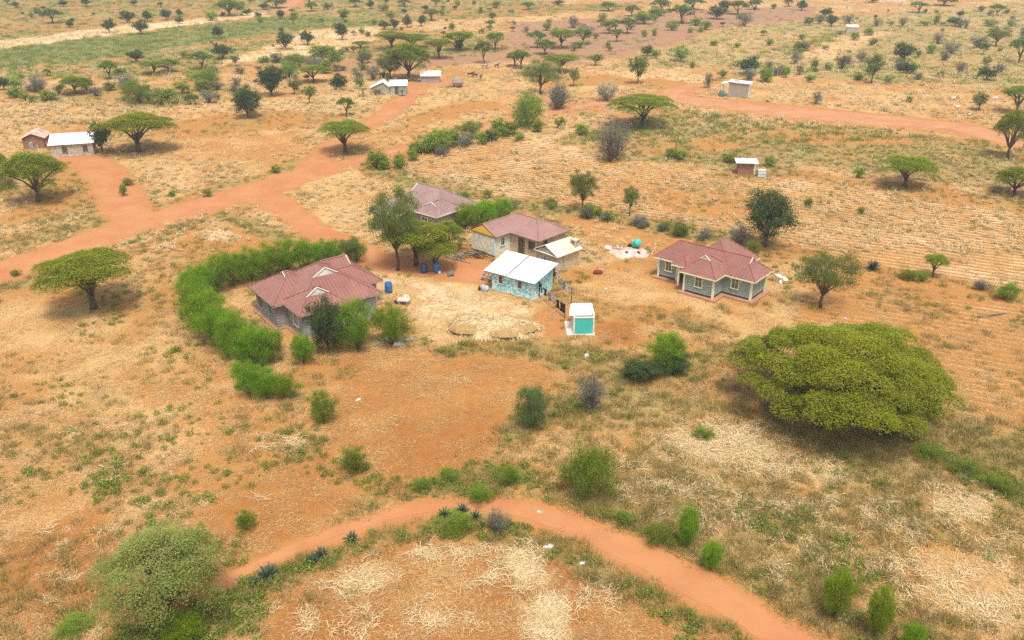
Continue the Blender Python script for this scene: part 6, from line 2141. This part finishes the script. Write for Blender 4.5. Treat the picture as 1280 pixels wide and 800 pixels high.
# washing lines with clothes
def washing_line(p0, p1, z0, z1, clothes, label, tagword):
    A, Bv = Vector(at(*p0, z0)), Vector(at(*p1, z1))
    r = thing('washing_line', label, 'clothes line', (A.x, A.y, 0))
    pts = []
    for k in range(13):
        t = k / 12
        p = A.lerp(Bv, t)
        p.z -= 0.25 * math.sin(math.pi * t)
        pts.append(p)
    MB().tube([(p.x - A.x, p.y - A.y, p.z) for p in pts], 0.012, 4).build('rope', M['concrete'], r)
    MB().tube([(Bv.x - A.x, Bv.y - A.y, 0), (Bv.x - A.x, Bv.y - A.y, z1 + 0.1)], 0.045, 6).build('post', M['bark'], r)
    MB().tube([(0, 0, 0), (0, 0, z0 + 0.1)], 0.045, 6).build('post', M['bark'], r)
    e = (Bv - A)
    e.z = 0
    Ltot = e.length
    ang = math.atan2(e.y, e.x)
    for i, (t, w, h_, kind, mat, lab) in enumerate(clothes):
        c = A.lerp(Bv, t)
        c.z -= 0.25 * math.sin(math.pi * t)
        mb = MB()
        nx, ny = 10, 8

        def wid(v):
            if kind == 'shirt':
                return 1.5 if v < 0.3 else 0.9
            return 1.0 + 0.1 * v
        for j in range(ny + 1):
            for k in range(nx + 1):
                u, v = k / nx - 0.5, j / ny
                fold = 0.05 * math.sin(u * 14 + i) * (0.3 + v) + 0.03 * math.sin(v * 7 + u * 5)
                mb.v.append((u * w * wid(v), fold, -v * h_ * (1 if kind != 'trousers' or abs(u) > 0.06 else 1.0)))
        for j in range(ny):
            for k in range(nx):
                if kind == 'trousers' and j > 2 and k in (4, 5):
                    continue
                if kind == 'shirt' and j >= 3 and k in (0, nx - 1):
                    continue
                q = j * (nx + 1) + k
                mb.f.append((q, q + 1, q + nx + 2, q + nx + 1))
        o = mb.build('garment', mat, None, True, loc=(c.x, c.y, c.z + 0.01), rotz=ang)
        sm = o.modifiers.new('thickness', 'SOLIDIFY')
        sm.thickness = 0.02
        tag(o, lab, 'clothing')


CL = {k: cloth_mat('cloth_' + k, c) for k, c in dict(black=(0.02, 0.02, 0.024), navy=(0.03, 0.045, 0.08), grey=(0.35, 0.37, 0.4), white=(0.7, 0.7, 0.7), maroon=(0.16, 0.03, 0.04), denim=(0.18, 0.24, 0.32), pale=(0.45, 0.5, 0.58)).items()}
washing_line((674, 372), (706, 398), 1.75, 1.5, [
    (0.06, 0.5, 0.95, 'trousers', CL['navy'], 'navy trousers next to the turquoise wall on the front washing line'),
    (0.24, 0.55, 0.75, 'shirt', CL['black'], 'black shirt second from the turquoise wall on the front washing line'),
    (0.42, 0.5, 0.8, 'cloth', CL['denim'], 'denim blue cloth in the middle of the front washing line'),
    (0.58, 0.55, 0.7, 'shirt', CL['grey'], 'grey shirt after the denim cloth on the front washing line'),
    (0.74, 0.6, 0.9, 'trousers', CL['black'], 'black trousers near the free post of the front washing line'),
    (0.92, 0.9, 1.0, 'cloth', CL['black'], 'black blanket at the free post of the front washing line')],
    'rope washing line with mostly dark clothes running from the turquoise house', 'front')
washing_line((692, 353), (714, 380), 1.75, 1.7, [
    (0.04, 0.6, 0.9, 'cloth', CL['maroon'], 'maroon cloth at the cookhouse end of the rear washing line'),
    (0.16, 0.5, 0.85, 'shirt', CL['white'], 'white shirt beside the maroon cloth on the rear washing line'),
    (0.32, 0.45, 0.7, 'cloth', CL['pale'], 'pale blue cloth after the white shirt on the rear washing line'),
    (0.46, 0.45, 0.7, 'shirt', CL['grey'], 'light grey shirt in the middle of the rear washing line'),
    (0.60, 0.45, 0.8, 'cloth', CL['denim'], 'faded blue cloth past the middle of the rear washing line'),
    (0.74, 0.45, 0.7, 'cloth', CL['white'], 'white cloth second from the latrine on the rear washing line'),
    (0.90, 0.45, 0.75, 'shirt', CL['pale'], 'pale shirt next to the latrine on the rear washing line')],
    'rope washing line with pale clothes running from the cookhouse to the latrine', 'rear')
def hung_cloth(x, y, w, h_, z, ang, mat, label):
    mb = MB()
    for j in range(9):
        for k in range(9):
            u, v = k / 8 - 0.5, j / 8
            mb.v.append((u * w * (1 + 0.2 * v), 0.06 * math.sin(u * 16) * (0.4 + v), z - v * h_ - 0.06 * math.sin(u * 7 + 1) * v))
    for j in range(8):
        for k in range(8):
            q = j * 9 + k
            mb.f.append((q, q + 1, q + 10, q + 9))
    o = mb.build('hanging_cloth', mat, None, True, loc=at(x, y), rotz=ang)
    o.modifiers.new('thickness', 'SOLIDIFY').thickness = 0.03
    return tag(o, label, 'cloth')


hung_cloth(701.5, 337.2, 0.6, 1.0, 1.5, R(-46), CL['denim'], 'blue washing hung on the front wall corner of the cookhouse')
hung_cloth(697.5, 336.3, 0.5, 0.9, 1.4, R(-46), M['red_cloth'], 'dark red washing hung beside the blue cloth on the cookhouse wall')
lump('red_heap', 747.5, 342, 0.55, 0.38, 0.34, 'red_cloth', 'dark red crumpled heap on the straw beyond the latrine', 'heap', seed=14)
# sand heap with turquoise barrel
mb = MB()
for i in range(15):
    for j in range(40):
        a = j / 40 * 2 * math.pi
        q = i / 14
        rr = q * (2.1 + 0.35 * math.sin(2 * a + 1) + 0.3 * math.sin(5 * a) + rng.normal(0, 0.12) * q)
        X_, Y_ = rr * 1.1 * math.cos(a), rr * math.sin(a)
        mb.v.append((X_, Y_, (0.42 * (1 - q) ** 1.5 + 0.10 * float(vnoise(np.array(X_), np.array(Y_), 0.5, 4)) * (1 - q)) if i < 14 else -0.01))
for i in range(14):
    for j in range(40):
        mb.f.append((i * 40 + j, i * 40 + (j + 1) % 40, (i + 1) * 40 + (j + 1) % 40, (i + 1) * 40 + j))
o = mb.build('sand_heap', M['pale_sand'], None, loc=at(789, 316))
tag(o, 'low heap of pale building sand left of the grey-green bungalow', 'sand heap')
r = thing('barrel', 'turquoise barrel tipped over on the pale sand heap', 'barrel', at(795, 311, 0.35), R(20))
b = MB().lathe([(0.36, -0.65), (0.42, -0.55), (0.42, -0.2), (0.45, -0.17), (0.42, -0.14), (0.42, 0.25), (0.45, 0.28), (0.42, 0.31), (0.42, 0.55), (0.36, 0.65)], 18).build('body', M['turq'], r, True)
b.rotation_euler = (R(58), 0, 0)
b.location = (0, 0, 0.32)
MB().box(0.35, 0.75, 0.2, 0.7, 0.0, 0.35).build('lid', M['black_rubber'], r)
for k, (x, y, s_) in enumerate([(788, 309, 0.22), (781, 315, 0.2), (783, 318, 0.18), (777, 313, 0.2), (798, 318, 0.16), (772, 312, 0.16)]):
    lump('stone', x, y, s_ * 1.5, s_, s_, 'sack_grey' if k % 2 else 'black_rubber', 'grey or dark lump lying on the pale sand heap', 'stone', z=0.16, seed=20 + k, group='lumps on the sand heap', sub=2)
lump('boulder', 759.5, 312, 0.42, 0.36, 0.42, 'white_plaster', 'white boulder beside the pale sand heap', 'rock', seed=30)
for k in range(34):
    x, y = 740 + rng.normal(0, 22), 318 + rng.normal(0, 12)
    if x < 724 and y > 300:
        x += 24
    lump('stone', x, y, *(rng.uniform(0.06, 0.18, 2)), 0.09, 'limestone', 'pale stone strewn over the ground beyond the cookhouse', 'stone', seed=40 + k, group='stones beyond the cookhouse', sub=1)
for k, (x, y, s_) in enumerate([(973, 346, 0.42), (981, 350, 0.4), (976, 353, 0.36)]):
    lump('sack', x, y, s_ * 1.3, s_ * 0.8, s_ * 0.55, 'white_trim', 'pale sack lying by the end wall of the grey-green bungalow', 'sack', seed=80 + k, group='sacks by the grey-green bungalow')
for k, (x, y, s_, lab) in enumerate([(733, 445, 0.36, 'grey-white plastic bag caught in the grass below the latrine'), (686, 684, 0.3, 'white plastic scrap beside the pale stalk heap below the footpath'), (728, 704, 0.22, 'cream plastic scrap on the verge below the footpath'), (674, 640, 0.18, 'small pale scrap at the footpath bend'), (448, 500, 0.26, 'white scrap on the red field below the feathery tree'), (565, 413, 0.22, 'white scrap on the straw beside the straw stack'), (757, 361, 0.2, 'white scrap on straw beyond the rear washing line'), (1057, 398, 0.2, 'white scrap behind the giant acacia')]):
    lump('plastic_bag', x, y, s_ * 1.0, s_ * 0.5, s_ * 0.35, 'white_plastic', lab, 'litter', seed=90 + k, sub=2)


def branch(name, a, b, rad, label, mat='bark_grey', twigs=5):
    A, Bv = Vector(at(*a, rad)), Vector(at(*b, rad))
    r = thing(name, label, 'branch', (A.x, A.y, 0))
    d_ = Bv - A
    mb = MB()
    mb.tube(limb_path((0, 0, rad), (d_.x, d_.y, rad * 1.2), 5, 0.03, 0.03), [rad, rad * 0.9, rad * 0.8, rad * 0.65, rad * 0.5, rad * 0.2], 6)
    mb.build('limb', M[mat], r, True)
    for k in range(twigs):
        t = rng.uniform(0.3, 0.95)
        e = (d_.x * t + rng.normal(0, 0.4), d_.y * t + rng.normal(0, 0.4), rng.uniform(0.05, 0.35))
        MB().tube(limb_path((d_.x * t * 0.8, d_.y * t * 0.8, rad), e, 2, 0.1, 0.05), [rad * 0.4, rad * 0.25, rad * 0.08], 4).build('twig', M[mat], r)


branch('fallen_branch', (1222, 397), (1262, 392), 0.11, 'bare fallen branch on the furrowed field')
branch('fallen_branch', (818, 650), (848, 635), 0.06, 'pale fallen branch beside the slim lime shrub', 'grey_wood')


# ------------------------------------------------------------------ livestock
def quadruped(name, scale, mat, horn=False):
    """one continuous body grown from a joint skeleton"""
    J = dict(pelvis=(-0.42, 0, 0.66, 0.17), mid=(-0.05, 0, 0.64, 0.20), chest=(0.34, 0, 0.66, 0.19), neck=(0.56, 0, 0.84, 0.10), head=(0.70, 0, 0.98, 0.085), muzzle=(0.90, 0, 0.88, 0.05), tail=(-0.64, 0, 0.70, 0.03), tail2=(-0.70, 0, 0.50, 0.02))
    E_ = [('pelvis', 'mid'), ('mid', 'chest'), ('chest', 'neck'), ('neck', 'head'), ('head', 'muzzle'), ('pelvis', 'tail'), ('tail', 'tail2')]
    for s_, sy in (('l', 0.12), ('r', -0.12)):
        J['sh' + s_] = (0.36, sy, 0.48, 0.075)
        J['kn' + s_] = (0.38, sy, 0.26, 0.045)
        J['ft' + s_] = (0.37, sy, 0.0, 0.038)
        J['hip' + s_] = (-0.44, sy, 0.50, 0.09)
        J['st' + s_] = (-0.36, sy, 0.38, 0.06)
        J['hock' + s_] = (-0.52, sy, 0.24, 0.042)
        J['hf' + s_] = (-0.48, sy, 0.0, 0.038)
        J['ear' + s_] = (0.62, sy * 1.2, 1.02, 0.025)
        E_ += [('chest', 'sh' + s_), ('sh' + s_, 'kn' + s_), ('kn' + s_, 'ft' + s_), ('pelvis', 'hip' + s_), ('hip' + s_, 'st' + s_), ('st' + s_, 'hock' + s_), ('hock' + s_, 'hf' + s_), ('head', 'ear' + s_)]
    ks = list(J)
    me = bpy.data.meshes.new(name)
    me.from_pydata([tuple(c * scale for c in J[k][:3]) for k in ks], [(ks.index(a), ks.index(b)) for a, b in E_], [])
    o = bpy.data.objects.new(name + '_skeleton', me)
    COL.objects.link(o)
    o.modifiers.new('skin', 'SKIN')
    for i, k in enumerate(ks):
        me.skin_vertices[0].data[i].radius = (J[k][3] * scale, J[k][3] * scale)
    me.skin_vertices[0].data[0].use_root = True
    sb_ = o.modifiers.new('sub', 'SUBSURF')
    sb_.levels = sb_.render_levels = 1
    bpy.context.view_layer.update()
    out = bpy.data.meshes.new_from_object(o.evaluated_get(bpy.context.evaluated_depsgraph_get()))
    bpy.data.objects.remove(o)
    out.materials.clear()
    out.materials.append(mat)
    out.shade_smooth()
    return out


hide = {k: m_plain('hide_' + k, c, c2, 1.6, 0.9, 0.2) for k, (c, c2) in dict(white=((0.66, 0.62, 0.56), (0.55, 0.5, 0.44)), pied=((0.6, 0.56, 0.5), (0.02, 0.02, 0.02)), dark=((0.07, 0.045, 0.03), (0.04, 0.028, 0.02)), grey=((0.3, 0.29, 0.28), (0.2, 0.19, 0.18))).items()}
goat_w = quadruped('goat', 1.0, hide['white'])
goat_p = quadruped('goat', 1.0, hide['pied'])
cow_d = quadruped('cattle', 1.2, hide['dark'])
cow_g = quadruped('cattle', 1.3, hide['grey'])
for (nm, me, x, y, a, lab, grp) in [('goat', goat_w, 1191, 126, 0.3, 'white goat grazing on the dry land past the wide dirt road', 'white goats'), ('goat', goat_w, 1196, 137, 3.3, 'white goat grazing on the dry land past the wide dirt road', 'white goats'), ('goat', goat_w, 1243, 126, 0.1, 'white goat beside the dark flat acacia', None),
                                    ('goat', goat_p, 1211, 147, 0.6, 'black and white goat at the edge of the wide dirt road', None),
                                    ('cattle', cow_d, 588, 96, 0.2, 'dark cow standing behind the thatched granary', 'dark cattle'), ('cattle', cow_d, 594, 97, 2.8, 'dark cow standing behind the thatched granary', 'dark cattle'), ('cattle', cow_d, 601, 99, 1.2, 'dark cow standing behind the thatched granary', 'dark cattle'),
                                    ('cattle', cow_g, 645, 95, 3.0, 'grey cow alone in front of the ploughed strip', None), ('cattle', cow_g, 606, 86, -0.4, 'grey cow below the flat acacias past the granary', 'grey cattle past the granary'), ('cattle', cow_d, 621, 85, 0.6, 'dark cow near the grey one past the granary', None)]:
    o = link(nm, me, None, None, at(x, y), a)
    tag(o, lab, 'goat' if nm == 'goat' else 'cow', grp)
hung_cloth(40.5, 189.5, 0.9, 1.2, 1.55, R(80), CL['pale'], 'pale blue cloth hung beside the mud hut door')

# ------------------------------------------------------------------ haze
hz = MB().box(-5400, 5400, -420, 7400, -1.0, 48.0).build('haze')
t = NT('haze_air')
pv = t.new('ShaderNodeVolumePrincipled')
pv.inputs['Color'].default_value = (0.92, 0.96, 1.0, 1)
pv.inputs['Density'].default_value = 0.00045
pv.inputs['Anisotropy'].default_value = 0.2
t.lk(pv.outputs[0], t.out.inputs['Volume'])
hz.data.materials.append(t.m)
tag(hz, kind='stuff')
